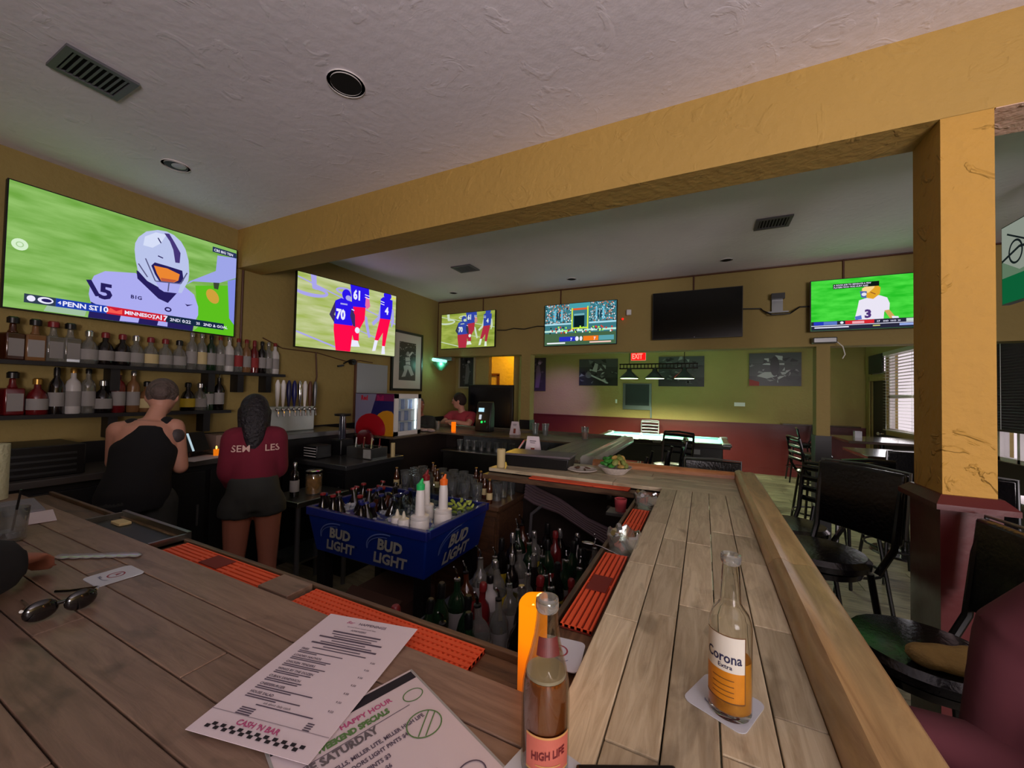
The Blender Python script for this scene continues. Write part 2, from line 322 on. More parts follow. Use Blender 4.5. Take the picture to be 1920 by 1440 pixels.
# floor planks, built where the floor shows beyond the bar
fl = bpy.data.objects['floor']; M_FL = wood('floor_wood', (82, 78, 62), (138, 130, 104), rough=.5, scale=(2, 9, 9), wear=.5)
y = 1.0; k = 0
while y < 9.55:
    x = .35 - (k % 3)*.45
    while x < 2.74:
        x2 = min(x+1.3, 2.745); c = (max(x, -.2)+x2)/2; o = G().box((max(x, -.2)-c+.003, -.0975, -.011), (x2-c-.003, .0975, 0)).build('floor_plank', M_FL, None, smooth=False); o.location = (c, y+.1, 0); o.parent = fl
        x = x2+.001 if x2 < 2.74 else 3
    y += .2; k += 1
o = G().box((-4.9, 1.0, -.011), (-.22, 9.58, 0)).build('floor_boards', M_FL, fl, smooth=False, rel=False)
# ---------------------------------------------------------------- windows and door on the right
def window(n, y0, y1, z0, z1, bars_y, bars_z):
    w = struct(G().box((2.80, y0, z0), (2.806, y1, z1)), 'window_%d' % n, M_PANE); f = G(); a, b = 2.77, 2.84
    for q in [y0, y1-.04]+bars_y: f.box((a, q, z0), (b, q+.04, z1))
    for q in [z0, z1-.04]+bars_z: f.box((a, y0, q), (b, y1, q+.04))
    struct(f, 'window_frame', M_WPLAST, w, rel=False); return w
window(1, 7.4, 8.64, 1.07, 2.38, [], [1.62]); window(2, 3.75, 5.95, .97, 2.5, [5.62, 4.9, 4.4], []); window(3, 8.7, 9.34, 2.04, 2.39, [], [])
d = struct(G().box((2.79, 8.78, 0), (2.83, 9.36, 1.92)), 'door_1', mat('dark_door', (34, 36, 34), .5)); struct(G().box((2.79, 8.68, 0), (2.80, 8.78, 1.92)), 'door_sidelight', M_PANE, d, rel=False)
g = G().cyl((2.77, 8.84, 1.0), (2.72, 8.84, 1.0), .012).ell((2.7, 8.84, 1.0), (.03, .03, .03)); struct(g, 'door_knob', M_CHROME, d, rel=False)
struct(G().box((2.73, 8.66, 1.92), (2.76, 9.4, 2.0)).box((2.73, 9.36, 0), (2.76, 9.4, 2.0)), 'door_frame', M_WALL, d, rel=False)
M_SLAT = mat('dark_slat', (44, 34, 38), .45); M_SLATW = mat('pale_slat', (176, 168, 150), .4)
def blind(name, label, y0, y1, z0, z1, n, tilt, m, valance):
    t = thing(name, label, 'blind', (2.71, (y0+y1)/2, z0)); dz = (z1-z0)/n
    me = G().rbox((0, 0, 0), (.045, y1-y0, .003)).build('slat', m, None); me.rotation_euler = (0, tilt, 0); me.parent = t; me.location = (0, 0, dz*.5)
    for i in range(1, n): o = me.copy(); COL.objects.link(o); o.location = (0, 0, dz*(i+.5))
    G().box((-.02, y0-(y0+y1)/2, z1-z0), (.03, (y1-y0)/2, z1-z0+.06)).build('headrail', m, t, rel=False)
    G().box((-.02, y0-(y0+y1)/2, -.02), (.02, (y1-y0)/2, 0)).build('bottom_rail', m, t, rel=False)
    for q in (.12, .5, .88): yy = (q-.5)*(y1-y0); G().cyl((-.024, yy, 0), (-.024, yy, z1-z0), .002, n=5).build('ladder_cord', M_WPLAST, t, rel=False)
blind('window_blind', 'open slatted blind on the far right window with daylight between its slats', 7.44, 8.62, 1.1, 2.32, 25, .15, M_SLATW, 1)
blind('window_blind', 'dark nearly closed blind beside the pillar, raised above a strip of pink window', 3.75, 5.98, 1.3, 2.46, 40, -.95, M_SLAT, 1)
t = tag(G().box((2.71, 8.72, 2.05), (2.74, 9.32, 2.38)).build('transom_shade', mat('dark_shade', (40, 40, 34), .7)), 'dark shade covering the small window above the door', 'blind')

# ---------------------------------------------------------------- the bar
BT = 1.07
bar = thing('bar_counter', 'long worn wooden plank bar running round the bartenders, with a raised rail', 'bar counter', (0, 0, 0))
def plank(x0, x1, y0, y1, ax, m, z1=BT, th=.022, name='plank', par=None, gap=.0012):
    L, Wd = ((x1-x0, y1-y0) if ax == 'x' else (y1-y0, x1-x0)); par = par or bar
    dz = random.uniform(-.0012, 0)
    o = G().box((-L/2+gap, -Wd/2+gap, -th), (L/2-gap, Wd/2-gap, dz)).build(name, m, None, smooth=False, bevel=.0018)
    o.location = ((x0+x1)/2, (y0+y1)/2, z1); o.rotation_euler.z = 0 if ax == 'x' else PI/2; o.parent = par; return o
def rows(a0, a1, edges, ax, m, lens=(.55, 1.2)):
    for e0, e1 in zip(edges, edges[1:]):
        a = a0
        while a < a1-.001:
            b = a+random.uniform(*lens)
            if a1-b < .3: b = a1
            plank(*((a, b, e0, e1) if ax == 'x' else (e0, e1, a, b)), ax, m); a = b
FE = [-.02, .055, .13, .205, .28, .355, .43, .505, .60]
rows(-2.75, -.2, FE, 'x', M_WOODF, (.8, 1.6))
RE = [-.2, -.125, -.05, .025, .10, .17]
rows(-.02, 2.25, RE, 'y', M_WOOD, (.22, .6))
CE = [2.25, 2.345, 2.44, 2.535, 2.63, 2.72]
rows(-1.27, .17, CE, 'x', M_WOOD, (.4, .9))
M_FAR = wood('far_bar_wood', (62, 52, 42), (108, 92, 72), rough=.3, wear=.5, coat=.5)
rows(2.86, 3.85, [-1.23, -1.13, -1.03, -.93, -.84], 'y', M_FAR)
rows(3.85, 4.62, [-1.23, -1.13, -1.03, -.93, -.84], 'y', M_FAR)
rows(-3.83, -1.23, [3.9, 4.02, 4.14, 4.26, 4.38, 4.5], 'x', M_FAR)
rows(3.15, 3.9, [-3.60, -3.49, -3.38, -3.27, -3.16, -3.05, -2.94], 'y', M_FAR)
# rail: moulded edge swept along its section
def railing(pts_axis, a0, a1, side, m, mir=1, name='rail'):
    pr = [(0, -.035), (0, .012), (.012, .03), (.03, .038), (.045, .032), (.06, .026), (.09, .03), (.112, .026), (.125, .008), (.125, -.035)]
    rings = []
    for a in (0, 1):
        ln = (a1-a0)*a-(a1-a0)/2
        rings.append([(ln, mir*q, z) for q, z in pr])
    g = G().loft(rings); o = g.build(name, m, None, smooth=True)
    if pts_axis == 'x': o.location = ((a0+a1)/2, side, BT); 
    else: o.location = (side, (a0+a1)/2, BT); o.rotation_euler.z = PI/2
    o.parent = bar; return o
railing('y', -.15, 1.35, .17, M_RAIL, -1); railing('y', 1.352, 2.86, .17, M_RAIL, -1)
railing('x', -.70, .17, 2.72, wood('orange_rail_wood', (150, 92, 52), (196, 134, 84), rough=.35, scale=(2, 14, 14), wear=.2), 1)
railing('y', 2.9, 4.6, -.84, mat('pale_highlight_rail', (158, 156, 146), .35, noise=(7, .35), coat=.5), -1)  # the silver highlight along this rail is put into its pale colour
railing('x', -2.75, .17, -.02, M_RAIL, -1); railing('x', -3.8, -.84, 4.5, M_FAR, 1)
# sunken trough and its lip along the bartenders' side
def trough(x0, x1, y0, y1, ax):
    o = plank(x0, x1, y0, y1, ax, M_TROUGH, z1=1.043, th=.03, name='trough_board')
trough(-2.75, -.29, .60, .69, 'x'); trough(-.29, -.2, .60, 2.25, 'y'); trough(-.2-.09, -1.25, 2.17, 2.25, 'x') if False else None
plank(-1.27, -.29, 2.17, 2.25, 'x', M_TROUGH, z1=1.043, th=.03, name='trough_board')
plank(-2.75, -.29, .69, .705, 'x', M_TROUGH, z1=1.056, th=.05, name='trough_lip'); plank(-.305, -.29, .705, 2.17, 'y', M_TROUGH, z1=1.056, th=.05, name='trough_lip')
M_UNDER = mat('bar_front_boards', (40, 30, 26), .6, noise=(5, .3))
g = G().box((-2.75, .36, .0), (-.05, .40, 1.045)).box((-.05, .36, 0), (-.01, 2.5, 1.045)).box((-1.2, 2.46, 0), (-.01, 2.5, 1.045)).box((-1.05, 2.5, 0), (-1.01, 4.2, 1.045)).box((-3.7, 4.16, 0), (-1.01, 4.2, 1.045)).box((-3.02, 3.18, 0), (-2.98, 4.16, 1.045))
g.build('bar_front', M_UNDER, bar, smooth=False)
g = G()
for i in range(22): g.box((-2.74+i*.125, .345, .08), (-2.625+i*.125, .36, 1.0)) 
for i in range(17): g.box((-.01, .4+i*.125, .08), (.005, .515+i*.125, 1.0))
o = g.build('tongue_boards', M_UNDER, bar, smooth=False); o['kind'] = 'stuff'
# rubber bar mats
def bar_mat(label, x0, x1, y0, y1, ax, holes=False, logo=False):
    t = thing('bar_mat', label, 'bar mat', ((x0+x1)/2, (y0+y1)/2, 1.0432), 'orange rubber bar mats in the trough'); L, Wd = ((x1-x0, y1-y0) if ax == 'x' else (y1-y0, x1-x0))
    if ax == 'y': t.rotation_euler.z = PI/2
    k = dict(rel=False)
    G().box((-L/2, -Wd/2, 0), (L/2, Wd/2, .004)).build('base', M_MATD, t, smooth=False, **k)
    g = G(); n = 5; w = Wd/n
    for i in range(n+1):
        yy = -Wd/2+i*w; g.box((-L/2, max(yy-.0045, -Wd/2), .004), (L/2, min(yy+.0045, Wd/2), .0105))
    m_ = int(L/(.012 if holes else .16))
    for i in range(m_+1):
        xx = -L/2+i*L/m_; g.box((max(xx-.003, -L/2), -Wd/2, .004), (min(xx+.003, L/2), Wd/2, .0095))
    o = g.build('ribs', M_MAT, t, smooth=False, **k); o['kind'] = 'stuff'
    if logo:
        G().box((-.045, -.026, .01), (.045, .026, .0125)).build('badge', M_MATD, t, smooth=False, **k)
bar_mat('orange ribbed bar mat with dark badge, left one on the front bar', -1.50, -1.02, .614, .684, 'x', logo=True)
bar_mat('orange perforated bar mat under the paper menu corner on the front bar', -.88, -.385, .614, .684, 'x', True)
bar_mat('orange ribbed bar mat with a dark badge, nearest on the right bar', -.283, -.213, .84, 1.28, 'y', logo=True)
bar_mat('orange ribbed bar mat between the two cut glass ashtrays', -.283, -.213, 1.40, 1.83, 'y')
bar_mat('orange ribbed bar mat farthest along the right bar, in its inner corner', -.283, -.213, 2.0, 2.165, 'y')
bar_mat('orange bar mat on the cross bar below the salad basket', -.95, -.36, 2.175, 2.24, 'x')
# wooden block between the two front mats
tag(G().box((-1.01, .615, 1.043), (-.895, .685, 1.062)).build('wood_block', M_WOODF, bevel=.002), 'worn pale wood block between the two orange mats', 'block')

# ---------------------------------------------------------------- televisions
def e(*c, s=1.05): return emi(tuple(c), s)
WHT = (235, 235, 255)
def tv(name, label, P, u, v, w, h, on=True, depth=.035):
    u, v = Vector(u).normalized(), Vector(v).normalized(); n = u.cross(v); P = Vector(P); b = .007
    t = thing(name, label, 'television', P+u*w/2-n*.03, None)
    def bx(g, x0, x1, y0, y1, d0, d1):
        q = [P+u*x+v*y+n*d for d in (d0, d1) for x, y in ((x0, y0), (x1, y0), (x1, y1), (x0, y1))]
        g.add(q, [(0, 3, 2, 1), (4, 5, 6, 7), (0, 1, 5, 4), (1, 2, 6, 5), (2, 3, 7, 6), (3, 0, 4, 7)])
    g = G(); bx(g, -b, w+b, -b, h+b, -depth, -.002); g.build('case', M_BLACK, t, bevel=.003)
    g = G(); bx(g, -b, 0, -b, h+b, -.002, .002); bx(g, w, w+b, -b, h+b, -.002, .002); bx(g, 0, w, -b, 0, -.002, .002); bx(g, 0, w, h, h+b, -.002, .002); g.build('bezel', M_BLACK, t, smooth=False)
    g = G(); bx(g, w*.3, w*.7, h*.3, h*.7, -depth-.022, -depth); g.build('wall_bracket', M_BMETAL, t, smooth=False)
    return t
def buffalo(F, vivid):
    blue = e(40, 20, 220, s=1.2) if vivid else e(50, 70, 165); red = e(250, 10, 70, s=1.2) if vivid else e(175, 45, 65)
    grass = turf('field_olive' if vivid else 'field_green', (165, 185, 90) if vivid else (130, 150, 50), (205, 212, 160) if vivid else (170, 185, 85), 4, 1.0, (1, .5, 4)); wt = e(*WHT) if vivid else e(225, 235, 225); lv = e(170, 165, 235) if vivid else e(200, 215, 190); dk = e(60, 45, 95) if vivid else e(50, 55, 75); pk = e(235, 110, 160) if vivid else e(200, 140, 130)
    F.rect(grass, 0, 0, 16, 9); F.ring(lv, 1.8, 7.0, 2.5, .75, .45, -PI*.9, .4*PI); F.ring(lv, 7.0, 7.9, 1.6, .5, .3); F.line(lv, (0, 8.4), (16, 4.8), .16); F.line(lv, (0, 1.8), (5.6, .4), .2); F.line(lv, (9.5, 3), (13, 2.2), .12)
    F.poly(lv, [(1.7, 9), (2.5, 9), (2.6, 7.2), (2.0, 7.3)])
    # player 61
    F.poly(red, [(7.9, 6.2), (10.3, 6.4), (10.2, 4.6), (9.3, 3.1), (9.3, 1.6), (8.5, 1.5), (7.9, 3)]); F.poly(blue, [(7.6, 9), (10.8, 9), (11, 6.5), (10.2, 6.3), (8, 6.1), (7.9, 7.4)]); F.poly(pk, [(10.3, 7.9), (10.9, 7.6), (11.1, 6.6), (10.5, 6.1), (10.2, 6.6)])
    F.poly(wt, [(8.1, 1.6), (9.1, 1.6), (9.5, .8), (8.0, .7)]); F.poly(lv, [(10.2, 5.2), (10.6, 5), (11.3, 2.3), (10.9, 2.2), (10.3, 4)]); F.text(wt, '61', 8.15, 7.2, 1.7, .05, sx=.7)
    for q in (0, .35): F.line(wt, (10.1, 8.1-q), (10.9, 8.0-q), .12)
    # player 70
    F.poly(dk, [(5.3, 6.3), (4.5, 4.5), (5.3, 3.5), (5.6, 4.2), (5.2, 4.6), (5.8, 5.8)]); F.poly(red, [(5.2, 3.5), (8.2, 3.55), (9.2, 3.1), (8.2, 2.6), (7.9, 0), (5.6, 0), (5.2, 2.6)]); F.poly(blue, [(5.3, 6.4), (6.2, 6.9), (8, 6.7), (8.3, 5.4), (8.1, 3.5), (5.2, 3.4), (5.4, 4.6)])
    F.oval(blue, 7.05, 7.45, .72, .75); F.oval(lv, 7.35, 7.1, .45, .35); F.poly(dk, [(7.9, 5.9), (8.5, 5), (8.6, 3.4), (8.2, 3.5), (7.7, 4.8)]); F.oval(wt, 8.95, 3.0, .4, .42); F.text(wt, '70', 5.5, 4.15, 1.75, .05, sx=.72)
    F.line(wt, (7.9, 5.7), (8.35, 5.6), .12); F.text(lv, 'TORRENCE', 6.0, 6.1, .28, .01, sx=.6) if False else F.line(lv, (6.1, 6.15), (7.2, 6.2), .2)
    # player 4
    F.poly(lv, [(12.9, 7.3), (13.3, 7.1), (12.9, 5), (11.7, 4.0), (11.4, 4.4), (12.5, 5.4)]); F.poly(red, [(12.9, 5.3), (14.9, 5.4), (14.5, 3.8), (13.95, 1.2), (13.4, 1.2), (13.5, 3.2), (12.6, 1.9), (12, 2), (12.5, 3.8)]); F.poly(blue, [(12.9, 8.0), (13.4, 8.4), (15.2, 8.2), (15.2, 7), (14.9, 5.3), (12.9, 5.2)])
    F.oval(blue, 14.2, 8.7, .75, .6); F.poly(wt, [(12, 2), (12.6, 2), (12.2, .5), (11.6, .4)]); F.poly(wt, [(13.4, 1.3), (13.9, 1.3), (14, .15), (13.3, .1)]); F.text(wt, '4', 13.8, 6.0, 1.4, .05, sx=.8)
    for q in (0, .35): F.line(wt, (12.9, 7.7-q), (13.6, 7.6-q), .12)
    F.poly(lv, [(15.1, 6.9), (15.4, 6.8), (15.6, 5.2), (15.2, 4.2), (15.0, 4.3)])
# 1: large set at the upper left
t = tv('television', 'large television at far left showing a football player in a white helmet', (-3.79, .73, 2.02), (0, 1, 0), (.0, 0, 1), 1.28, .775)
F = Flat((-3.79+.0025, .73, 2.02), (0, 1, 0), (0, 0, 1), 1.28, .775)
F.rect(turf('field_blur', (112, 168, 68), (150, 198, 108), 3, 1.0, (1, 1, 5)), 0, 0, 16, 9); lav = e(172, 172, 240); nav = e(38, 30, 92); sil = e(186, 196, 235)
F.poly(e(92, 190, 30), [(12.2, 4.4), (12.6, .5), (12.2, 0), (16, 0), (16, 5.3)]); F.poly(e(130, 140, 225), [(15.2, 5.6), (15.5, 1.8), (16, 1.2), (16, 6)]); F.oval(e(205, 160, 60), 13.8, 3.7, .55, .75, a=.6); F.poly(e(60, 70, 50), [(13.8, 5.2), (14.4, 5.2), (14.3, 4.5), (13.9, 4.5)])
F.poly(e(158, 165, 232), [(11.4, 4.3), (14.0, 6.3), (14.1, 7.9), (16, 8.2), (16, 6.1), (14.4, 5.2), (11.7, 4.7)])
F.poly(nav, [(4.7, 1.6), (4.5, 0), (12.1, 0), (12.3, 1.2)]); F.poly(lav, [(6.6, .6), (7.9, .7), (7.8, .1), (6.5, .05)]); F.poly(lav, [(9.3, .6), (10, .6), (10, .1), (9.2, .1)]); F.poly(e(160, 190, 160), [(2.2, .55), (4.4, .5), (4.3, .05), (2, .05)])
F.poly(lav, [(4.48, 1.87), (4.55, 2.8), (4.75, 3.4), (5.42, 3.95), (7.46, 4.34), (9.94, 2.37), (11.21, 4.1), (12.1, 3.5), (12.5, 2.4), (12.53, 1.6), (12.25, .9), (7.82, .57), (5.23, 1.0), (4.6, 1.3)])
F.poly(nav, [(7.5, 4.6), (10.7, 3.4), (9.95, 2.25), (9.2, 2.5), (7.6, 3.9)]); F.poly(sil, [(7.31, 6.32), (7.33, 6.9), (7.55, 7.5), (8.09, 8.18), (8.93, 8.61), (9.6, 8.72), (10.2, 8.6), (10.8, 8.2), (11.2, 7.6), (11.5, 6.6), (11.6, 5.4), (11.55, 4.7), (11.03, 3.4), (10.3, 3.35), (9.2, 3.5), (8.31, 3.87), (7.6, 4.6), (7.4, 5.5)])
F.poly(e(214, 222, 248), [(8.0, 7.7), (8.8, 8.35), (9.6, 8.4), (9.2, 7.5), (8.6, 6.9), (7.9, 6.9)]); F.poly(e(70, 55, 120), [(9.43, 8.5), (9.83, 8.58), (10.3, 7.9), (10.8, 7.1), (10.76, 6.15), (10.4, 6.1), (10.2, 7.2), (9.9, 7.9)])
F.poly(nav, [(8.55, 5.3), (8.8, 5.65), (9.8, 5.6), (11.0, 5.5), (11.15, 4.6), (10.4, 3.9), (9.3, 3.9), (8.85, 4.6)]); F.poly(e(235, 135, 50), [(8.75, 5.35), (9.78, 5.38), (10.8, 5.1), (10.7, 4.5), (10.1, 4.05), (9.4, 4.05), (9.0, 4.7)]); F.poly(e(190, 90, 60), [(9.3, 4.4), (10.6, 4.5), (10.1, 4.05), (9.4, 4.05)])
F.poly(lav, [(8.95, 3.95), (10.9, 4.2), (10.7, 3.3), (9.6, 3.2), (9.2, 3.4)]); 
for a, b in (((8.1, 5.8), (8.9, 4.0)), ((8.9, 4.0), (10.9, 4.25)), ((10.9, 4.25), (11.4, 5.4)), ((9.9, 3.3), (9.95, 4.1)), ((7.6, 5.2), (8.3, 4.2))): F.line(e(90, 90, 130), a, b, .1)
F.line(nav, (8.95, 7.9), (9.2, 7.5), .1); F.line(nav, (9.0, 6.3), (9.4, 6.2), .1)
F.text(nav, '1', 4.55, 1.75, 1.7, .04, rot=.25, shear=-.2); F.text(nav, '5', 5.05, 1.7, 1.7, .04); F.text(nav, 'B1G', 7.15, 2.1, .42, .03); F.poly(nav, [(11.3, 2.45), (11.5, 2.25), (12.0, 2.5), (11.5, 2.4)]); F.oval(nav, 9.95, 1.65, .28, .22); F.oval(lav, 9.95, 1.65, .16, .1)
F.oval(e(215, 240, 205), .62, 4.55, .42, .42); F.ring(e(170, 205, 150), .62, 4.55, .2, .2, .06)
F.rect(e(38, 50, 88), 13.55, 8.1, 15.9, 8.62); F.text(e(*WHT), 'CBS BIG TEN', 13.68, 8.22, .34, .02, sx=.9)
F.rect(e(48, 62, 80), .95, .48, 2.6, 1.12); F.rect(e(28, 60, 170), 2.6, .48, 5.6, 1.12); F.rect(e(205, 30, 50), 5.6, .48, 9.8, 1.12); F.rect(e(22, 40, 66), 9.8, .48, 14.9, 1.12)
F.oval(e(*WHT), 1.3, .82, .22, .22); F.oval(e(*WHT), 2.05, .82, .42, .24); F.oval(nav, 2.1, .82, .28, .13)
F.text(e(*WHT), '4', 2.7, .68, .36, .02); F.text(e(*WHT), 'PENN ST', 2.95, .62, .5, .03, keep=True); F.text(e(*WHT), '0-1', 4.65, .58, .26, .02, keep=True); F.text(e(*WHT), '10', 5.05, .6, .6, .03, keep=True)
F.poly(e(245, 90, 80), [(5.65, .6), (5.8, 1.0), (6.2, .8), (6.6, 1.0), (6.6, .6)]); F.text(e(*WHT), 'MINNESOTA', 6.75, .66, .42, .03); F.text(e(*WHT), '0-1', 8.75, .58, .24, .02, keep=True); F.text(e(*WHT), '17', 9.25, .6, .6, .03, keep=True)
F.text(e(*WHT), '2ND', 10.1, .64, .38, .02, keep=True); F.text(e(*WHT), '0:22', 11.1, .64, .4, .02, keep=True); F.text(e(*WHT), '25', 12.3, .66, .32, .02, keep=True); F.text(e(*WHT), '2ND & GOAL', 12.95, .64, .36, .02, keep=True); F.line(e(120, 130, 150), (10.95, .6), (10.95, 1.0), .04)
F.build('screen', t)
# 2: second set on the left wall, turned out a little
P = (-3.76, 2.58, 2.0); u = (.19, 1.22, .005); v = (0, -.02, 1)
t = tv('television', 'television past the beam on the left wall showing blue-shirted players in vivid red trousers', P, u, (0, 0, 1), 1.235, .775); F = Flat(Vector(P)+Vector((.0025, 0, 0)), u, (0, 0, 1), 1.235, .775); buffalo(F, True)
F.rect(e(230, 225, 60), 15.1, 8.45, 15.75, 8.65); F.build('screen', t)
# 3..6 on the header wall
P = (-3.7, 4.96, 2.235); t = tv('television', 'smallest lit television on the header wall, same blue and red players, nearest the corner', P, (1, 0, .01), (0, 0, 1), .95, .53); F = Flat((P[0], P[1]-.0025, P[2]), (1, 0, .01), (0, 0, 1), .95, .53); buffalo(F, False); F.build('screen', t)
P = (-1.96, 4.96, 2.22); t = tv('television', 'television on the header wall showing a crowded stadium and yellow goalposts', P, (1, 0, .0), (0, 0, 1), .96, .55); F = Flat((P[0], P[1]-.0025, P[2]), (1, 0, 0), (0, 0, 1), .96, .55)
F.rect(e(60, 120, 130), 0, 0, 16, 9); rg = random.Random(3)
for i in range(620):
    x, y = rg.uniform(.1, 15.7), rg.uniform(4.7, 8.9)
    if 6.2 < x < 10.2: continue
    F.rect(e(*rg.choice([(235, 240, 245), (20, 40, 60), (60, 150, 170), (150, 90, 60), (220, 120, 80), (90, 170, 200), (200, 215, 220)])), x, y, x+.22, y+.26, i % 40 > 0)
for x in (2.8, 3.3, 12.0, 12.6): F.rect(e(20, 50, 70), x, 5.6, x+.3, 7.2, True)
for x in (2.2, 3.8, 11.6, 13.1): F.rect(e(110, 190, 215), x, 5.2, x+.4, 7.8, True)
F.rect(e(70, 160, 170), 5.7, 7.9, 10.4, 9); F.rect(e(10, 30, 35), 6.8, 3.7, 9.15, 6.4); F.rect(e(120, 180, 190), 6.8, 6.3, 9.15, 6.7); F.rect(e(230, 90, 40), 6.6, 7.5, 9.8, 7.9)
for a, b in (((6.4, 3.3), (6.4, 8)), ((9.9, 3.3), (9.9, 8.2)), ((6.4, 3.6), (9.9, 3.6))): F.line(e(215, 240, 60), a, b, .28)
F.rect(e(170, 220, 235), 0, 4.45, 6.2, 4.8); F.rect(e(170, 220, 235), 10.2, 4.45, 16, 4.8); F.rect(e(190, 235, 220), 0, 2.9, 16, 3.3); F.rect(e(70, 100, 70), 0, 0, 16, 2.6)
for i in range(60):
    x, y = rg.uniform(1, 15), rg.uniform(2.4, 3.8); F.rect(e(*rg.choice([(220, 60, 40), (170, 255, 80), (30, 40, 30), (240, 240, 240)])), x, y, x+.3, y+.35, i > 0)
F.rect(e(40, 50, 190), 3.5, .8, 7.2, 1.8); F.rect(e(240, 120, 30), 9, .8, 12.3, 1.8); F.rect(e(90, 160, 170), 12.4, .8, 15.6, 1.8); F.rect(e(240, 245, 250), .6, .3, 4.9, .6); F.rect(e(240, 200, 190), 10.4, .3, 15, .6); F.oval(e(*WHT), 7.6, 1.3, .4, .5); F.oval(e(*WHT), 8.5, 1.3, .3, .5)
F.text(e(*WHT), '7', 6.1, .95, .8, .04); F.text(e(*WHT), '7', 11.3, .95, .8, .04); F.build('screen', t)
P = (-.56, 4.96, 2.25); t = tv('television', 'switched-off black television on the header wall', P, (1, 0, .0), (0, 0, 1), .93, .55); F = Flat((P[0], P[1]-.0005, P[2]), (1, 0, 0), (0, 0, 1), .93, .55); F.rect(mat('off_screen', (8, 8, 10), .18), 0, 0, 16, 9); F.oval(e(180, 180, 200), 7.8, .15, .05, .05); F.build('screen', t)
P = (.98, 4.93, 2.265); t = tv('television', 'television left of the pillar showing a yellow-helmeted player wearing number 3', P, (1, 0, .0), (0, 0, 1), .86, .51); F = Flat((P[0], P[1]-.0025, P[2]), (1, 0, 0), (0, 0, 1), .86, .51)
F.rect(turf('field_vivid', (40, 195, 40), (80, 228, 70), 6, 1.0, (1, 1, 4)), 0, 0, 16, 9); F.poly(e(235, 230, 245), [(6.9, 3.8), (7.1, 5), (8.0, 5.3), (9.9, 5.7), (11.0, 5.2), (11.35, 4.2), (11.3, 3.1), (10.6, 2.8), (10.5, 1.4), (7.3, 1.4), (6.5, 1.9)])
F.poly(e(205, 165, 90), [(10.6, 3), (11.3, 3.1), (12.2, 1.7), (11.4, 1.6)]); F.poly(e(*WHT), [(11.6, 2.0), (12.5, 1.9), (12.6, 1.5), (11.7, 1.5)]); F.poly(e(90, 110, 200), [(6.5, 2.2), (7.4, 2.4), (7.5, 1.7), (6.6, 1.6)])
F.poly(e(225, 165, 40), [(7.4, 6.6), (8.2, 7.4), (9.5, 7.6), (10.1, 7), (10, 5.9), (9.1, 5.1), (8.3, 5.3)]); F.poly(e(250, 215, 140), [(7.5, 7.0), (8.2, 7.5), (9.4, 7.7), (9.2, 7.0), (8.4, 6.2), (7.6, 6.5)]); F.poly(e(80, 100, 170), [(7.2, 6.6), (8.2, 6.5), (8.1, 5.3), (7.4, 5.5)]); F.oval(e(230, 230, 240), 7.8, 6.0, .35, .3); F.line(e(150, 90, 40), (8.7, 6.3), (9.4, 5.9), .15)
F.text(e(80, 50, 120), '3', 7.85, 1.95, 1.9, .05); F.rect(e(15, 25, 20), 3.3, 7.3, 9.9, 8.15); F.text(e(*WHT), 'A GOOD JOB TO SEPARATE A FEW', 3.4, 7.8, .36, .02, sx=.9); F.text(e(*WHT), 'PLAYERS WHO WAS HURT AND', 3.4, 7.4, .36, .02, sx=.9, keep=True)
F.poly(e(240, 235, 240), [(14.9, 1.5), (16, 2.8), (16, 1.5)]); F.rect(e(40, 40, 60), 0, .0, 16, 1.6); F.rect(e(40, 60, 190), .4, .95, 1.9, 1.55); F.rect(e(90, 120, 200), 1.9, .95, 3.9, 1.55, True); F.oval(e(*WHT), 4.6, 1.25, .25, .22); F.rect(e(215, 40, 50), 5.1, .95, 9.2, 1.55); F.rect(e(240, 170, 180), 6.1, 1.0, 7.8, 1.4); F.rect(e(200, 215, 210), 13.5, .95, 15.9, 1.5, True); F.text(e(*WHT), '17', 9.5, 1.05, .45, .03); F.text(e(*WHT), '2ND  10:53  20', 10.4, 1.08, .35, .02, keep=True); F.rect(e(*WHT), 0, .78, 16, .88, True); F.rect(e(*WHT), .5, .4, 5.6, .6, True); F.rect(e(200, 200, 120), 9, .4, 10, .6, True); F.rect(e(150, 170, 230), 12.6, .35, 15.6, .7, True); F.build('screen', t)
# 7: set hung right of the pillar
P = (1.86, 3.92, 2.25); t = tv('television', 'television at the right frame edge, behind the pillar, showing green turf and a grey shape', P, (0, -1, 0), (0, 0, 1), .9, .53); F = Flat((P[0]-.0025, P[1], P[2]), (0, -1, 0), (0, 0, 1), .9, .53)
F.rect(e(120, 150, 120, s=.6), 0, 0, 16, 9); F.rect(e(20, 120, 70, s=.6), 0, 0, 16, 3); F.poly(e(175, 185, 170, s=.6), [(0, 9), (0, 5), (3, 3.4), (9, 4), (16, 5), (16, 9)]); F.line(e(30, 40, 40, s=.6), (0, 5), (3, 6), .3); F.line(e(30, 40, 40, s=.6), (3, 6), (7, 5.4), .3); F.ring(e(30, 40, 40, s=.6), 2.4, 5.6, 1.2, 1.4, .25); F.line(e(30, 40, 40, s=.6), (1, 8), (4, 6.5), .2); F.build('screen', t)
g = G().cyl((1.9, 3.5, 2.5), (1.9, 3.5, ZC), .02).box((1.88, 3.4, 2.4), (1.96, 3.6, 2.6)); g.build('ceiling_mount', M_BMETAL, t)

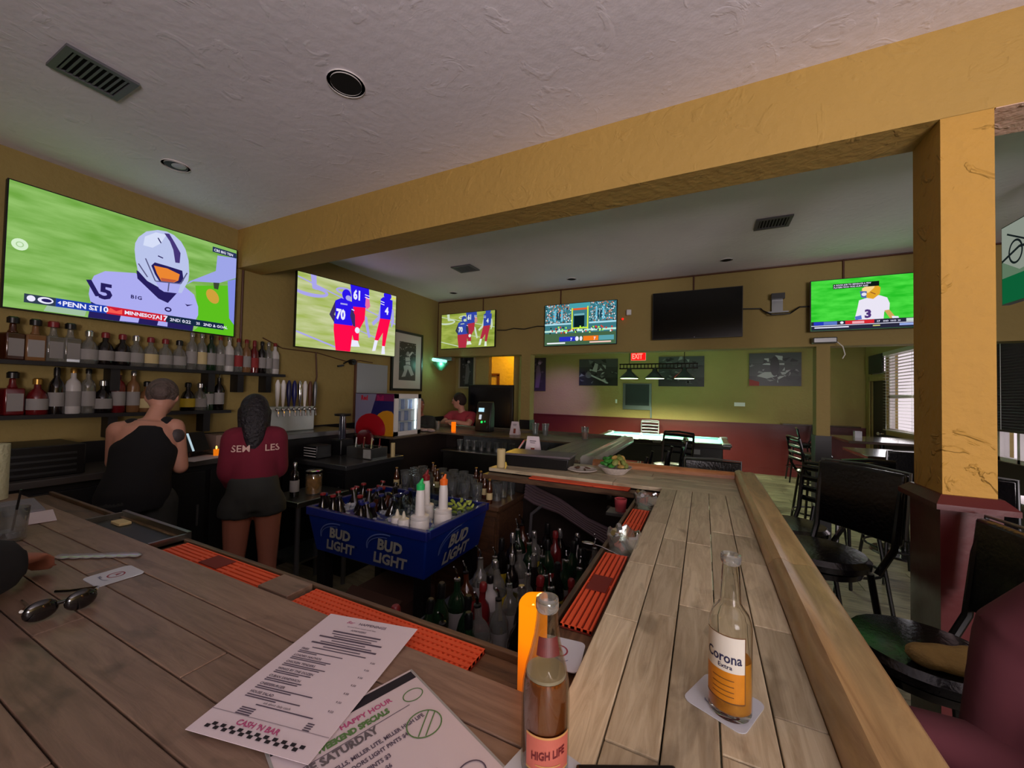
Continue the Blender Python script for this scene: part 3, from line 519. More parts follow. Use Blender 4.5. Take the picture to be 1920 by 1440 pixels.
# ---------------------------------------------------------------- ceiling fittings, conduits, lamps
def vent(label, x0, x1, y0, y1, grille):
    t = thing('ceiling_vent', label, 'vent', ((x0+x1)/2, (y0+y1)/2, ZC)); m = mat('vent_metal', (92, 92, 98), .5)
    g = G(); w = .025
    g.box((x0, y0, ZC-.012), (x1, y0+w, ZC)).box((x0, y1-w, ZC-.012), (x1, y1, ZC)).box((x0, y0+w, ZC-.012), (x0+w, y1-w, ZC)).box((x1-w, y0+w, ZC-.012), (x1, y1-w, ZC)); g.build('frame', m, t, smooth=False)
    G().box((x0+w, y0+w, ZC-.002), (x1-w, y1-w, ZC-.0005)).build('duct_shade', mat('duct_shade_black', (14, 14, 18), .9), t, smooth=False)  # flat near-black sheet painting the shade inside the vent opening
    n = 9; along_x = grille
    for i in range(n):
        f = (i+.5)/n
        if along_x: c = ((x0+x1)/2, y0+w+(y1-y0-2*w)*f, ZC-.008); s = (x1-x0-2*w, .008, .002)
        else: c = (x0+w+(x1-x0-2*w)*f, (y0+y1)/2, ZC-.008); s = (.008, y1-y0-2*w, .002)
        G().rbox(c, s, 0, .0).build('slat', m, t, smooth=False)
vent('grey slatted ceiling vent at the upper left', -2.68, -2.43, .58, .88, True) if False else vent('grey slatted ceiling vent above the left bar, at the upper left', -2.68, -2.44, .60, .84, True)
vent('grey ceiling vent near the pillar, beyond the beam', .37, .62, 3.66, 3.88, False)
vent('small dusty ceiling vent above the left wall television, beyond the beam', -2.64, -2.38, 3.68, 3.9, True)
def can(label, x, y, r, bulb=None):
    t = thing('recessed_light', label, 'ceiling light', (x, y, ZC))
    G().lathe([(r, -.006), (r, 0), (r*.82, 0), (r*.82, -.006)], (x, y, ZC), 24, False).build('trim_ring', M_WPLAST, t)
    g = G().lathe([(r*.82, -.004), (r*.8, -.003)], (x, y, ZC), 24); g.build('can', mat('can_shade_black', (10, 8, 8), .9) if not bulb else mat('can_shade_grey', (30, 28, 34), .6), t)  # flat dark disc: the hollow's shade is painted, there is no depth
    if bulb: G().ell((x+.015, y+.01, ZC-.006), (r*.6, r*.5, .004)).build('bulb', mat('frosted_bulb', (190, 188, 196), .4), t)
can('dark empty recessed ceiling light in front of the beam, upper centre', -1.53, 1.26, .085); can('recessed ceiling light with a pale bulb above the large television', -3.12, 1.27, .075, True)
can('small recessed ceiling light above the switched-off television', .2, 4.62, .06); can('small recessed ceiling light above the stadium television', -1.5, 4.66, .06); can('small recessed ceiling light near the left corner, above the smallest television', -3.29, 4.67, .06)
M_COND = mat('brown_conduit', (84, 46, 26), .55)
def pipe(name, label, pts, r=.008, m=None, cat='conduit'): return tag(G().tube(pts, r, 6).build(name, m or M_COND), label, cat)
t = thing('conduit', 'brown conduit run along the top of the header wall with drops to the televisions', 'conduit', (-3.83, 5.04, 3.0))
for pts in [[(-3.83, 5.04, 2.13), (-3.83, 5.04, 2.99), (2.7, 5.04, 3.0)], [(-3.0, 5.04, 3.0), (-3.0, 5.04, 2.78)], [(-1.77, 5.04, 3.0), (-1.77, 5.04, 2.79)], [(-.12, 5.04, 3.0), (-.12, 5.04, 2.82)], [(1.27, 5.04, 3.0), (1.27, 5.04, 2.79)]]: G().tube(pts, .009, 6).build('pipe', M_COND, t)
pipe('cable', 'dark cable sagging between the smallest and the stadium televisions', [(-2.75, 5.03, 2.49), (-2.6, 5.02, 2.48), (-2.47, 5.02, 2.5), (-2.3, 5.02, 2.48), (-2.1, 5.02, 2.51), (-1.98, 5.02, 2.5)], .007, M_BLACK, 'cable')
pipe('cable', 'dark cable running right from the switched-off television to the wall box', [(.38, 5.02, 2.56), (.55, 5.02, 2.55), (.57, 5.0, 2.52), (.64, 4.93, 2.46), (.8, 4.93, 2.46), (.9, 5.02, 2.54), (.99, 5.02, 2.54)], .008, M_BLACK, 'cable')
t = thing('empty_bracket', 'bare grey television bracket between the switched-off set and the right one', 'wall bracket', (.7, 5.05, 2.55)); G().box((.65, 5.0, 2.5), (.75, 5.05, 2.64)).build('plate', M_GUN, t); G().box((.64, 4.94, 2.63), (.76, 5.0, 2.69)).build('arm', M_BLACK, t); G().box((.6, 4.99, 2.49), (.8, 5.03, 2.505)).build('shelf', M_GUN, t)
t = thing('motion_sensor', 'small white alarm sensor with a red light right of the stadium television', 'sensor', (-.86, 5.05, 2.6)); G().rbox((-.86, 5.02, 2.61), (.06, .05, .07), .3).build('housing', M_WPLAST, t, bevel=.008); G().ell((-.93, 5.0, 2.53), (.014, .01, .014)).build('red_light', emi((255, 30, 20), 2), t)
t = thing('cable_box', 'grey box and loose white cord under the number 3 television', 'box', (1.1, 4.98, 2.15)); G().box((1.0, 4.94, 2.14), (1.2, 5.04, 2.2)).build('box', M_GUN, t, bevel=.01); G().tube([(1.2, 4.96, 2.15), (1.24, 4.94, 2.1), (1.26, 4.95, 2.02), (1.24, 4.95, 1.98)], .005, 6).build('cord', M_WPLAST, t)
# sconce in the corner
t = thing('corner_lamp', 'small wall lamp glowing mint green in the left corner below the header', 'lamp', (-3.7, 5.03, 2.04)); G().cyl((-3.83, 4.93, 2.07), (-3.58, 4.93, 2.03), .026, n=12).build('tube', emi((150, 255, 225), 2.2), t); G().box((-3.84, 4.96, 2.05), (-3.5, 5.04, 2.1)).build('fixture', M_GUN, t); G().lathe([(.03, -.12), (.12, -.02), (.13, 0)], (-3.7, 4.96, 2.02), 16, False).build('shade', clear('frosted_green', (120, 190, 160), .4, .2, .4), t)
# exit sign
t = thing('exit_sign', 'glowing red exit sign on the far wall above the pool lamp', 'sign', (-1.4, 9.58, 2.5)); G().box((-1.57, 9.54, 2.40), (-1.23, 9.6, 2.62)).build('housing', M_WPLAST, t, bevel=.008); F = Flat((-1.57, 9.5385, 2.40), (1, 0, 0), (0, 0, 1), .34, .22, 17, 11); F.rect(emi((255, 12, 12), 3), .4, .4, 16.6, 10.6); F.text(emi((255, 70, 60), 6), 'EXIT', 1.2, 2.2, 8.6, .03, sx=.68); F.build('face', t)
# pool table lamp
t = thing('pool_table_lamp', 'black three-shade billiard lamp hanging over the pool table', 'lamp', (-.8, 7.8, 2.1)); g = G().box((-1.5, 7.79, 2.165), (-.1, 7.81, 2.19)).box((-1.5, 7.79, 2.08), (-.1, 7.81, 2.105)); g.build('bar', M_BMETAL, t, smooth=False)
for i in range(22): G().box((-1.49+i*.065, 7.79, 2.105), (-1.475+i*.065, 7.81, 2.165)).build('spindle', M_BMETAL, t, smooth=False)
for x in (-1.31, -.33): G().cyl((x, 7.8, 2.19), (x, 7.8, ZC-.002), .006, n=6).build('chain', M_BMETAL, t)
for x in (-1.31, -.84, -.33):
    s = G().lathe([(.03, .2), (.045, .17), (.05, .14), (.175, .02), (.18, 0)], (x, 7.8, 1.90), 24, False).build('shade', M_BMETAL, t); G().lathe([(.165, -.002), (.165, .012)], (x, 7.8, 1.90), 24).build('diffuser', emi((225, 255, 205), 5), s)

# ---------------------------------------------------------------- back bar along the left wall
M_CAB = mat('back_bar_black', (20, 19, 22), .5, noise=(4, .3)); M_TOPB = mat('back_bar_top', (70, 66, 64), .35, noise=(6, .3))
t = thing('back_bar', 'long black back bar cabinet with a grey top under the bottle shelves', 'cabinet', (-3.58, 1.0, 0))
G().box((-3.83, -.6, 0), (-3.36, 2.22, .98)).build('body', M_CAB, t, smooth=False); G().box((-3.83, -.6, .98), (-3.32, 2.22, 1.02)).build('worktop', M_TOPB, t, smooth=False, bevel=.004)
for i in range(5):
    y0 = -.55+i*.55; d = G().box((-3.358, y0, .08), (-3.335, y0+.52, .94)).build('door', M_CAB, t, smooth=False, bevel=.004); G().cyl((-3.31, y0+.46, .55), (-3.31, y0+.46, .7), .008).build('handle', M_GUN, d)
t = thing('wall_shelf', 'upper black bottle shelf on the left wall', 'shelf', (-3.78, 1.2, 1.68)); G().box((-3.848, -.1, 1.675), (-3.70, 2.45, 1.70)).build('board', M_CAB, t, smooth=False)
for y in (.3, 1.22, 1.82, 2.05, 2.3): G().prism([(-3.848, y-.02), (-3.73, y-.02), (-3.73, y+.03), (-3.848, y+.03)], 1.52, 1.675).build('bracket', M_CAB, t, smooth=False)
t = thing('wall_shelf', 'lower black bottle shelf on the left wall', 'shelf', (-3.78, 1.0, 1.35)); G().box((-3.848, -.1, 1.34), (-3.70, 1.97, 1.365)).build('board', M_CAB, t, smooth=False)
for y in (.3, 1.22, 1.8): G().prism([(-3.848, y-.02), (-3.74, y-.02), (-3.74, y+.03), (-3.848, y+.03)], 1.19, 1.34).build('bracket', M_CAB, t, smooth=False)
# bottle prototypes (origin at the base)
B_CLEAR = clear('bottle_clear', (205, 205, 198), .05, .22, .14); B_AMBER = mat('bottle_amber', (64, 28, 12), .12, spec=.7, coat=.5); B_GREEN = mat('bottle_green', (20, 42, 24), .1, coat=.5); B_DARK = mat('bottle_dark', (16, 10, 10), .1, coat=.5)
B_RED = mat('bottle_red', (96, 18, 22), .15, coat=.5); B_WHITE = mat('bottle_white', (190, 186, 184), .3); B_TAN = mat('bottle_tan', (120, 84, 52), .2, coat=.4); L_W = mat('label_white', (142, 138, 136), .7); L_CREAM = mat('label_cream', (196, 178, 130), .7); L_RED = mat('label_red', (140, 34, 36), .7); L_Y = mat('label_yellow', (196, 170, 40), .6)
C_BLK = mat('cap_black', (14, 13, 15), .35); C_RED = mat('cap_red', (120, 24, 28), .4); C_GOLD = mat('cap_gold', (170, 130, 60), .3, .7); C_SIL = mat('cap_silver', (190, 190, 190), .2, .9); C_BLUE = mat('cap_blue', (26, 30, 90), .4)
def bottle_proto(name, prof, lab, cap, r, n=14, flat=None):
    t = thing(name, 'x', 'bottle'); g = G()
    if flat:
        a, b, h = flat; g.box((-a, -b, 0), (a, b, h)); g.lathe([(a*.6, h), (.016, h+.02), (.014, h+.06)], n=n); g.build('glass_body', B_CLEAR, t, bevel=.008, rel=False)
        G().box((-a*.8, -b-.001, h*.15), (a*.8, -b, h*.8)).build('paper_label', L_W, t, smooth=False, rel=False)
    else:
        g.lathe(prof, n=n).build('glass_body', B_CLEAR, t, rel=False)
        if lab: G().lathe([(r+.001, lab[0]), (r+.001, lab[1])], n=n, caps=False).build('paper_label', L_W, t, rel=False)
    z, cr, ch = cap; G().lathe([(cr, z), (cr*1.02, z+ch*.8), (cr*.7, z+ch)], n=10).build('cap', C_BLK, t, rel=False); return t
P_TALL = bottle_proto('liquor_bottle', [(.034, 0), (.038, .01), (.038, .185), (.030, .215), (.014, .235), (.013, .285)], (.05, .15), (.27, .016, .035), .038)
P_SQUAT = bottle_proto('liquor_bottle', [(.045, 0), (.05, .012), (.046, .11), (.034, .145), (.016, .165), (.015, .205)], (.03, .1), (.19, .022, .04), .049)
P_SQ = bottle_proto('liquor_bottle', None, None, (.225, .026, .04), 0, flat=(.042, .035, .165))
P_WINE = bottle_proto('wine_bottle', [(.036, 0), (.037, .01), (.037, .17), (.030, .205), (.015, .235), (.0135, .30)], (.05, .14), (.25, .0155, .055), .037)
P_BEER = bottle_proto('beer_bottle', [(.029, 0), (.0305, .008), (.0305, .13), (.024, .165), (.0135, .195), (.0125, .235)], (.04, .105), (.226, .0155, .012), .0305, 12)
P_POUR = bottle_proto('liquor_bottle', [(.036, 0), (.04, .01), (.04, .17), (.028, .205), (.014, .225), (.0135, .27)], (.05, .15), (.268, .014, .01), .04); G().tube([(0, 0, .278), (0, 0, .30), (0, -.02, .325), (0, -.03, .335)], [.006, .005, .004, .003], 6).build('pour_spout', M_CHROME, P_POUR, rel=False)
protos = [P_TALL, P_SQUAT, P_SQ, P_WINE, P_BEER, P_POUR]; used = set()
def put(proto, loc, label, group, mats=None, rz=None, rx=0, ry=0, sc=1):
    if rz is None: rz = random.uniform(-.4, .4)
    return dup(proto, loc, rz, label, group, sc, mats, rx, ry)
def glass_mats(body, lab, cap): return {'glass_body': body, 'paper_label': lab, 'cap': cap}
DESC = {id(B_CLEAR): 'clear', id(B_AMBER): 'amber', id(B_GREEN): 'green', id(B_DARK): 'dark', id(B_RED): 'red', id(B_WHITE): 'white', id(B_TAN): 'tan'}
CD = {id(C_BLK): 'black', id(C_RED): 'red', id(C_GOLD): 'gold', id(C_SIL): 'silver', id(C_BLUE): 'blue'}
up = [(.64, P_SQ, B_AMBER, L_W, C_BLK), (.77, P_SQ, B_AMBER, L_W, C_BLK), (.86, P_SQ, B_TAN, L_W, C_BLK), (.935, P_SQ, B_CLEAR, L_W, C_RED), (1.01, P_SQ, B_CLEAR, L_W, C_BLK), (1.1, P_SQUAT, B_CLEAR, L_W, C_SIL), (1.18, P_SQUAT, B_DARK, L_W, C_RED), (1.27, P_SQUAT, B_DARK, L_W, C_RED), (1.345, P_SQUAT, B_CLEAR, L_W, C_SIL), (1.43, P_SQUAT, B_CLEAR, L_CREAM, C_RED),
      (1.52, P_SQUAT, B_CLEAR, L_W, C_RED), (1.61, P_SQUAT, B_CLEAR, L_W, C_BLK), (1.695, P_TALL, B_CLEAR, L_W, C_SIL), (1.765, P_TALL, B_CLEAR, L_CREAM, C_SIL), (1.835, P_TALL, B_GREEN, L_W, C_BLK), (1.905, P_TALL, B_CLEAR, L_W, C_RED), (1.975, P_TALL, B_WHITE, L_W, C_SIL), (2.05, P_TALL, B_CLEAR, L_RED, C_RED), (2.12, P_TALL, B_TAN, L_W, C_RED), (2.19, P_WINE, B_RED, L_RED, C_RED), (2.26, P_TALL, B_DARK, L_W, C_BLK), (2.32, P_TALL, B_CLEAR, L_W, C_SIL), (2.385, P_TALL, B_WHITE, L_W, C_RED)]
for i, (y, p, b, l, c) in enumerate(up):
    put(p, (-3.775, y, 1.70), '%s bottle with %s cap, %s from the left on the upper shelf' % (DESC[id(b)], CD[id(c)], ORD[i] if i < 20 else ['twenty-first', 'twenty-second', 'twenty-third'][i-20]), 'bottles on the upper wall shelf', glass_mats(b, l, c), rz=PI/2+random.uniform(-.3, .3))
lo = [(.67, P_SQ, B_RED, L_RED, C_BLK), (.78, P_SQ, B_RED, L_W, C_BLK), (.88, P_SQUAT, B_RED, L_W, C_GOLD), (.96, P_WINE, B_DARK, L_W, C_BLK), (1.035, P_TALL, B_WHITE, L_W, C_GOLD), (1.105, P_TALL, B_CLEAR, L_W, C_BLK), (1.18, P_SQUAT, B_DARK, L_W, C_SIL), (1.26, P_TALL, B_RED, L_W, C_GOLD), (1.34, P_TALL, B_TAN, L_W, C_SIL), (1.42, P_SQUAT, B_TAN, L_CREAM, C_BLK), (1.68, P_SQUAT, B_DARK, L_Y, C_BLK), (1.765, P_SQUAT, B_CLEAR, L_W, C_SIL), (1.83, P_WINE, B_GREEN, L_W, C_SIL), (1.905, P_POUR, B_DARK, L_W, C_BLK)]
for i, (y, p, b, l, c) in enumerate(lo):
    put(p, (-3.775, y, 1.365), '%s bottle with %s cap, %s from the left on the lower shelf' % (DESC[id(b)], CD[id(c)], ORD[i]), 'bottles on the lower wall shelf', glass_mats(b, l, c), rz=PI/2+random.uniform(-.3, .3))
# things on the back bar
t = thing('appliance', 'low black appliance with a slatted front on the back bar, far left', 'appliance', (-3.58, .8, 1.02)); G().box((-3.8, .58, 1.02), (-3.4, 1.0, 1.2)).build('case', M_BLACK, t, bevel=.006)
for i in range(4): G().box((-3.4, .62, 1.04+i*.035), (-3.392, .96, 1.052+i*.035)).build('slat', mat('dim_steel', (70, 72, 74), .4, .6), t, smooth=False)
def paper(name, label, c, w, h, rz, z, m=None, cat='paper'): return tag(G().rbox((c[0], c[1], z+.0011), (w, h, .0018), rz).build(name, m or M_PAPER, smooth=False), label, cat)
paper('paper_sheet', 'white paper on the back bar between the two bartenders', (-3.42, 1.62, 0), .2, .28, .3, 1.02); paper('paper_sheet', 'white paper on the ledge right of the woman in the maroon shirt', (-3.42, 2.12, 0), .14, .18, -.2, 1.02)
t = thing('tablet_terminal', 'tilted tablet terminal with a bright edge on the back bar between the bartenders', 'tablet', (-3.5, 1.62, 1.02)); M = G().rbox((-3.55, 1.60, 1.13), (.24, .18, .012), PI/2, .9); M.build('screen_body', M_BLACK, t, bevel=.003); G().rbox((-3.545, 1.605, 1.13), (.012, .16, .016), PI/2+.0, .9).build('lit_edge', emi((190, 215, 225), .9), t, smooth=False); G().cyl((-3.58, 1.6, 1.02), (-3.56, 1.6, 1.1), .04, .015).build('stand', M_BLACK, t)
t = thing('box', 'beige cardboard box on the back bar beside the small candle', 'box', (-3.62, 1.86, 1.02)); G().box((-3.72, 1.78, 1.02), (-3.54, 1.92, 1.17)).build('carton', mat('beige_card', (150, 128, 118), .8), t, smooth=False, bevel=.002); G().box((-3.7, 1.8, 1.17), (-3.56, 1.9, 1.172)).build('tape', mat('card_tape', (120, 100, 84), .4), t, smooth=False)
t = thing('candle', 'small glowing candle on the back bar left of the maroon shirt', 'candle', (-3.45, 1.74, 1.02)); G().lathe([(.018, 0), (.02, .05), (.019, .052)], (-3.45, 1.74, 1.02)).build('wax', emi((255, 130, 20), .8), t); G().ell((-3.45, 1.74, 1.085), (.006, .006, .014)).build('flame', emi((255, 190, 90), 3), t)
t = thing('towel', 'crumpled white towel on the back bar behind the maroon shirt', 'towel', (-3.6, 1.98, 1.02)); g = G().ell((-3.6, 2.02, 1.09), (.07, .08, .08)).ell((-3.56, 2.05, 1.07), (.06, .07, .06)); g.build('cloth', mat('towel_white', (196, 190, 186), .9, bump=(30, .6)), t, remesh=.012)
# steel ledge and beer tower
t = thing('steel_counter', 'stainless counter section under the beer taps', 'counter', (-3.58, 2.5, 0)); G().box((-3.83, 2.23, 0), (-3.36, 3.0, 1.1)).build('body', M_CAB, t, smooth=False); G().box((-3.83, 2.23, 1.1), (-3.34, 3.0, 1.15)).build('worktop', M_STEEL, t, bevel=.006)
t = thing('beer_tower', 'silver beer tower with a row of tap handles on the back counter', 'beer tap', (-3.63, 2.45, 1.15)); G().box((-3.74, 2.22, 1.15), (-3.56, 2.68, 1.39)).build('tower_box', mat('brushed_pale', (196, 204, 200), .35, .3, noise=(9, .2)), t, bevel=.012)
for i in range(8):
    y = 2.26+i*.055; f = G().cyl((-3.56, y, 1.36), (-3.52, y, 1.36), .012).tube([(-3.52, y, 1.375), (-3.51, y, 1.36), (-3.5, y, 1.3)], .008, 8).ell((-3.52, y, 1.365), (.018, .018, .018)).build('faucet', M_CHROME, t)
    mm = [M_WPLAST, M_WPLAST, mat('tap_blue', (24, 26, 70), .35), mat('tap_blue2', (20, 22, 90), .35), M_CHROME, M_WPLAST, mat('tap_brown', (90, 50, 34), .4), M_GUN][i]
    G().tube([(-3.52, y, 1.39), (-3.52, y, 1.43), (-3.52, y, 1.5), (-3.52, y, 1.6), (-3.52, y, 1.64)], [.009, .013, .018 + .006*(i in (2, 3)), .021, .008], 10).build('tap_handle', mm, t)
# cash register corner
t = thing('black_cabinet', 'black work cabinet with a grey-edged top, right of the bartenders', 'cabinet', (-3.05, 2.65, 0)); G().box((-3.33, 2.33, 0), (-2.68, 2.98, .89)).build('body', M_CAB, t, smooth=False); G().box((-3.35, 2.3, .89), (-2.65, 2.99, .93)).build('worktop', mat('dark_worktop', (48, 48, 50), .3, noise=(8, .3), coat=.4), t, bevel=.005)
for i in range(2): d = G().box((-3.3+i*.31, 2.315, .08), (-3.01+i*.31, 2.33, .85)).build('door', M_BLACK, t, smooth=False, bevel=.003); G().cyl((-3.04+i*.31, 2.3, .6), (-3.04+i*.31, 2.3, .75), .007).build('handle', M_GUN, d)
t = thing('receipt_printer', 'black receipt printer with white stripes on the black work cabinet', 'printer', (-3.2, 2.45, .93)); G().box((-3.3, 2.38, .93), (-3.12, 2.54, 1.05)).build('case', M_BLACK, t, bevel=.01)
for i in range(4): G().box((-3.29, 2.376, .95+i*.024), (-3.13, 2.38, .956+i*.024)).build('stripe', M_WPLAST, t, smooth=False)
t = thing('juicer', 'tall black hand juicer with a round top on the black work cabinet', 'juicer', (-3.2, 2.72, .93)); G().box((-3.28, 2.64, .93), (-3.12, 2.8, 1.08)).build('base', M_BLACK, t, bevel=.012); G().cyl((-3.2, 2.72, 1.08), (-3.2, 2.72, 1.3), .035, .03, 14).build('column', clear('smoky', (70, 74, 90), .1, .3, .4), t); G().lathe([(.02, 1.30), (.075, 1.305), (.078, 1.325), (.03, 1.33)], (-3.2, 2.72, 0), 20).build('round_top', M_BLACK, t)
t = thing('bar_caddy', 'clear and steel garnish caddy full of jars and picks on the black work cabinet', 'caddy', (-2.85, 2.72, .93)); g = G()
for a, b in (((-3.02, 2.62, .93), (-2.70, 2.63, 1.03)), ((-3.02, 2.81, .93), (-2.70, 2.82, 1.03)), ((-3.02, 2.63, .93), (-3.01, 2.81, 1.03)), ((-2.71, 2.63, .93), (-2.70, 2.81, 1.03))): g.box(a, b)
g.build('tray', M_STEEL, t, smooth=False, bevel=.002); G().box((-2.8, 2.616, .94), (-2.71, 2.62, 1.02)).build('plate', mat('grey_plate', (150, 150, 146), .4), t, smooth=False)
for i in range(6):
    x = -2.99+i*.05; G().lathe([(.02, 0), (.022, .1), (.02, .105)], (x, 2.7+.05*(i % 2), .945)).build('jar', M_CLEAR, t); G().cyl((x, 2.7+.05*(i % 2), 1.0), (x+.01, 2.7+.05*(i % 2), 1.11), .006).build('pick', [M_WPLAST, L_CREAM, C_RED][i % 3], t)
t = thing('round_tin', 'round dark red tin standing behind the garnish caddy', 'tin', (-3.1, 2.92, .93)); G().cyl((-3.1, 2.93, 1.05), (-3.1, 2.90, 1.05), .11, n=24).build('drum', mat('dark_red_gloss', (92, 18, 24), .2, coat=.5), t); G().box((-3.16, 2.9, .93), (-3.04, 2.93, .96)).build('foot', M_BLACK, t)
t = thing('candle', 'pale unlit candle at the right end of the garnish caddy', 'candle', (-2.68, 2.87, .93)); G().lathe([(.02, 0), (.02, .13), (.016, .132)], (-2.68, 2.87, .93)).build('wax', L_CREAM, t); G().cyl((-2.68, 2.87, 1.06), (-2.68, 2.87, 1.075), .002, n=5).build('wick', C_BLK, t)
t = thing('drainboard', 'stainless drainboard on legs beside the woman in maroon', 'drainboard', (-2.75, 1.95, 0)); G().box((-2.95, 1.83, .71), (-2.58, 2.28, .75)).build('top', M_STEEL, t, bevel=.005)
for x in (-2.93, -2.6):
    for y in (1.85, 2.26): G().cyl((x, y, 0), (x, y, .71), .018).build('leg', M_GUN, t)
G().box((-2.93, 1.85, .3), (-2.6, 2.26, .315)).build('shelf', M_STEEL, t)
t = thing('jar', 'large glass jar of yellow garnish with a steel lid on the drainboard', 'jar', (-2.72, 2.06, .75)); G().lathe([(.055, 0), (.06, .01), (.06, .15), (.055, .16)], (-2.72, 2.06, .75), 20).build('glass', clear('jar_glass', (225, 215, 190), .05, .25, .05), t); G().lathe([(.052, .008), (.056, .06), (.053, .13)], (-2.72, 2.06, .75), 16).build('garnish', mat('garnish', (170, 130, 60), .6, noise=(40, .6), bump=(40, .8)), t); G().lathe([(.06, .16), (.062, .18), (.05, .185)], (-2.72, 2.06, .75), 20).build('lid', M_CHROME, t)
put(P_TALL, (-2.75, 1.92, .75), 'dark bottle with a white label standing left of the garnish jar', None, glass_mats(B_DARK, L_W, C_SIL), rz=0, sc=.85)
# cooler display and board beyond
t = thing('display_fridge', 'small lit fridge of cans with Red Bull lettering, red ball and yellow disc', 'fridge', (-3.2, 3.4, BT)); x1, x0, y0, y1, z1 = -2.99, -3.57, 3.2, 3.62, 1.53
w = .02; g = G().box((x0, y0, BT), (x1, y0+w, z1)).box((x0, y1-w, BT), (x1, y1, z1)).box((x0, y0, z1-w), (x1, y1, z1)).box((x0, y0, BT), (x1, y1, BT+.03)).box((x0, y0, BT), (x0+w, y1, z1)); g.build('cabinet', M_WPLAST, t, smooth=False)
g = G(); a, b = x1, x1+.02; g.box((a, y0, BT+.005), (b, y0+.05, z1)).box((a, y1-.05, BT+.005), (b, y1, z1)).box((a, y0, z1-.05), (b, y1, z1)).box((a, y0, BT+.005), (b, y1, BT+.05)); d = g.build('door', M_WPLAST, t, smooth=False); G().box((a+.005, y0+.05, BT+.05), (a+.008, y1-.05, z1-.05)).build('pane', M_PANE, d, smooth=False)
G().box((x0+w, y0+w, BT+.03), (x0+w+.004, y1-w, z1-w)).build('back_light', emi((205, 232, 245), 1.5), t, smooth=False); G().box((x1-.03, y1-.05, BT+.06), (x1-.02, y1-.03, z1-.05)).build('lamp_strip', emi((225, 250, 255), 3.5), t, smooth=False)
for k, z in enumerate((BT+.03, BT+.16, BT+.29)):
    if k: G().box((x0+.03, y0+.02, z-.006), (x1-.005, y1-.02, z)).build('shelf', M_WPLAST, t, smooth=False)
    for i in range(5): G().lathe([(.024, 0), (.027, .008), (.027, .1), (.022, .108)], (x1-.06, y0+.07+i*.062, z), 12).build('can', [mat('can_blue', (150, 170, 210), .4), mat('can_silver', (215, 222, 230), .4), mat('can_yellow', (230, 200, 40), .4)][2 if (k == 0 and i == 0) else (i+k) % 2], t)
F = Flat((x0, y0-.0005, BT+.002), (1, 0, 0), (0, 0, 1), x1-x0, z1-BT-.004, 10, 12); F.rect(mat('cooler_lilac', (132, 130, 158), .4), .1, .1, 9.9, 11.9); F.poly(mat('cooler_navy', (28, 26, 92), .4), [(5.6, 11.6), (10, 11.6), (10, 0), (3.6, 3.4)]); F.poly(mat('cooler_plum', (110, 24, 78), .4), [(5.6, 11.9), (10, 11.9), (10, 9.9), (5.2, 9.9)]); F.oval(mat('disc_yellow', (206, 140, 24), .4), 8.4, 1.8, 3.6, 5.4); F.oval(mat('ball_red', (170, 20, 34), .3), 4.2, 1.6, 3.9, 4.6); F.text(mat('red_letters', (196, 34, 60), .4), 'Red', 1.6, 10.1, 1.9, .05, sx=.9); F.text(mat('plum_letters', (160, 30, 90), .4), 'Bull', 5.8, 10.1, 1.9, .05, sx=.9); F.build('side_print', t)
t = thing('white_panel', 'tall pale dull whiteboard leaning on the left wall, under the second television', 'panel', (-3.83, 3.7, 1.1)); G().box((-3.846, 3.44, 1.17), (-3.83, 3.96, 1.9)).build('board', mat('dull_white', (150, 156, 160), .25), t, smooth=False, bevel=.003); G().box((-3.848, 3.415, 1.17), (-3.826, 3.44, 1.92)).build('stile', mat('brown_stile', (96, 60, 40), .5), t, smooth=False)
pipe('cable', 'brown cable hanging down the left wall beside the beer taps', [(-3.84, 2.88, 1.97), (-3.84, 2.9, 1.7), (-3.84, 2.86, 1.5), (-3.84, 2.87, 1.17)], .008, M_COND, 'cable')
pipe('cable', 'thin cable looping below the second television', [(-3.84, 2.3, 2.05), (-3.84, 2.5, 1.97), (-3.84, 2.9, 1.965), (-3.84, 3.3, 1.9), (-3.84, 3.5, 1.93), (-3.84, 3.7, 1.92)], .005, M_COND, 'cable')
pipe('conduit', 'brown conduit rising beside the large television', [(-3.84, 2.1, 1.7), (-3.84, 2.1, 2.65)], .010, M_COND)
t = thing('wall_camera', 'small black camera on an arm below the second television', 'camera', (-3.8, 3.25, 1.9)); G().cyl((-3.846, 3.36, 1.9), (-3.79, 3.36, 1.9), .035).build('mount', M_BLACK, t); G().tube([(-3.79, 3.36, 1.9), (-3.78, 3.28, 1.91), (-3.78, 3.2, 1.87)], .008).build('arm', M_BLACK, t); G().rbox((-3.78, 3.16, 1.84), (.02, .08, .02), 0, .2).build('camera_body', M_BLACK, t)
point('fridge_light', (-3.03, 3.52, 1.42), .9, (.8, .95, 1), .02)
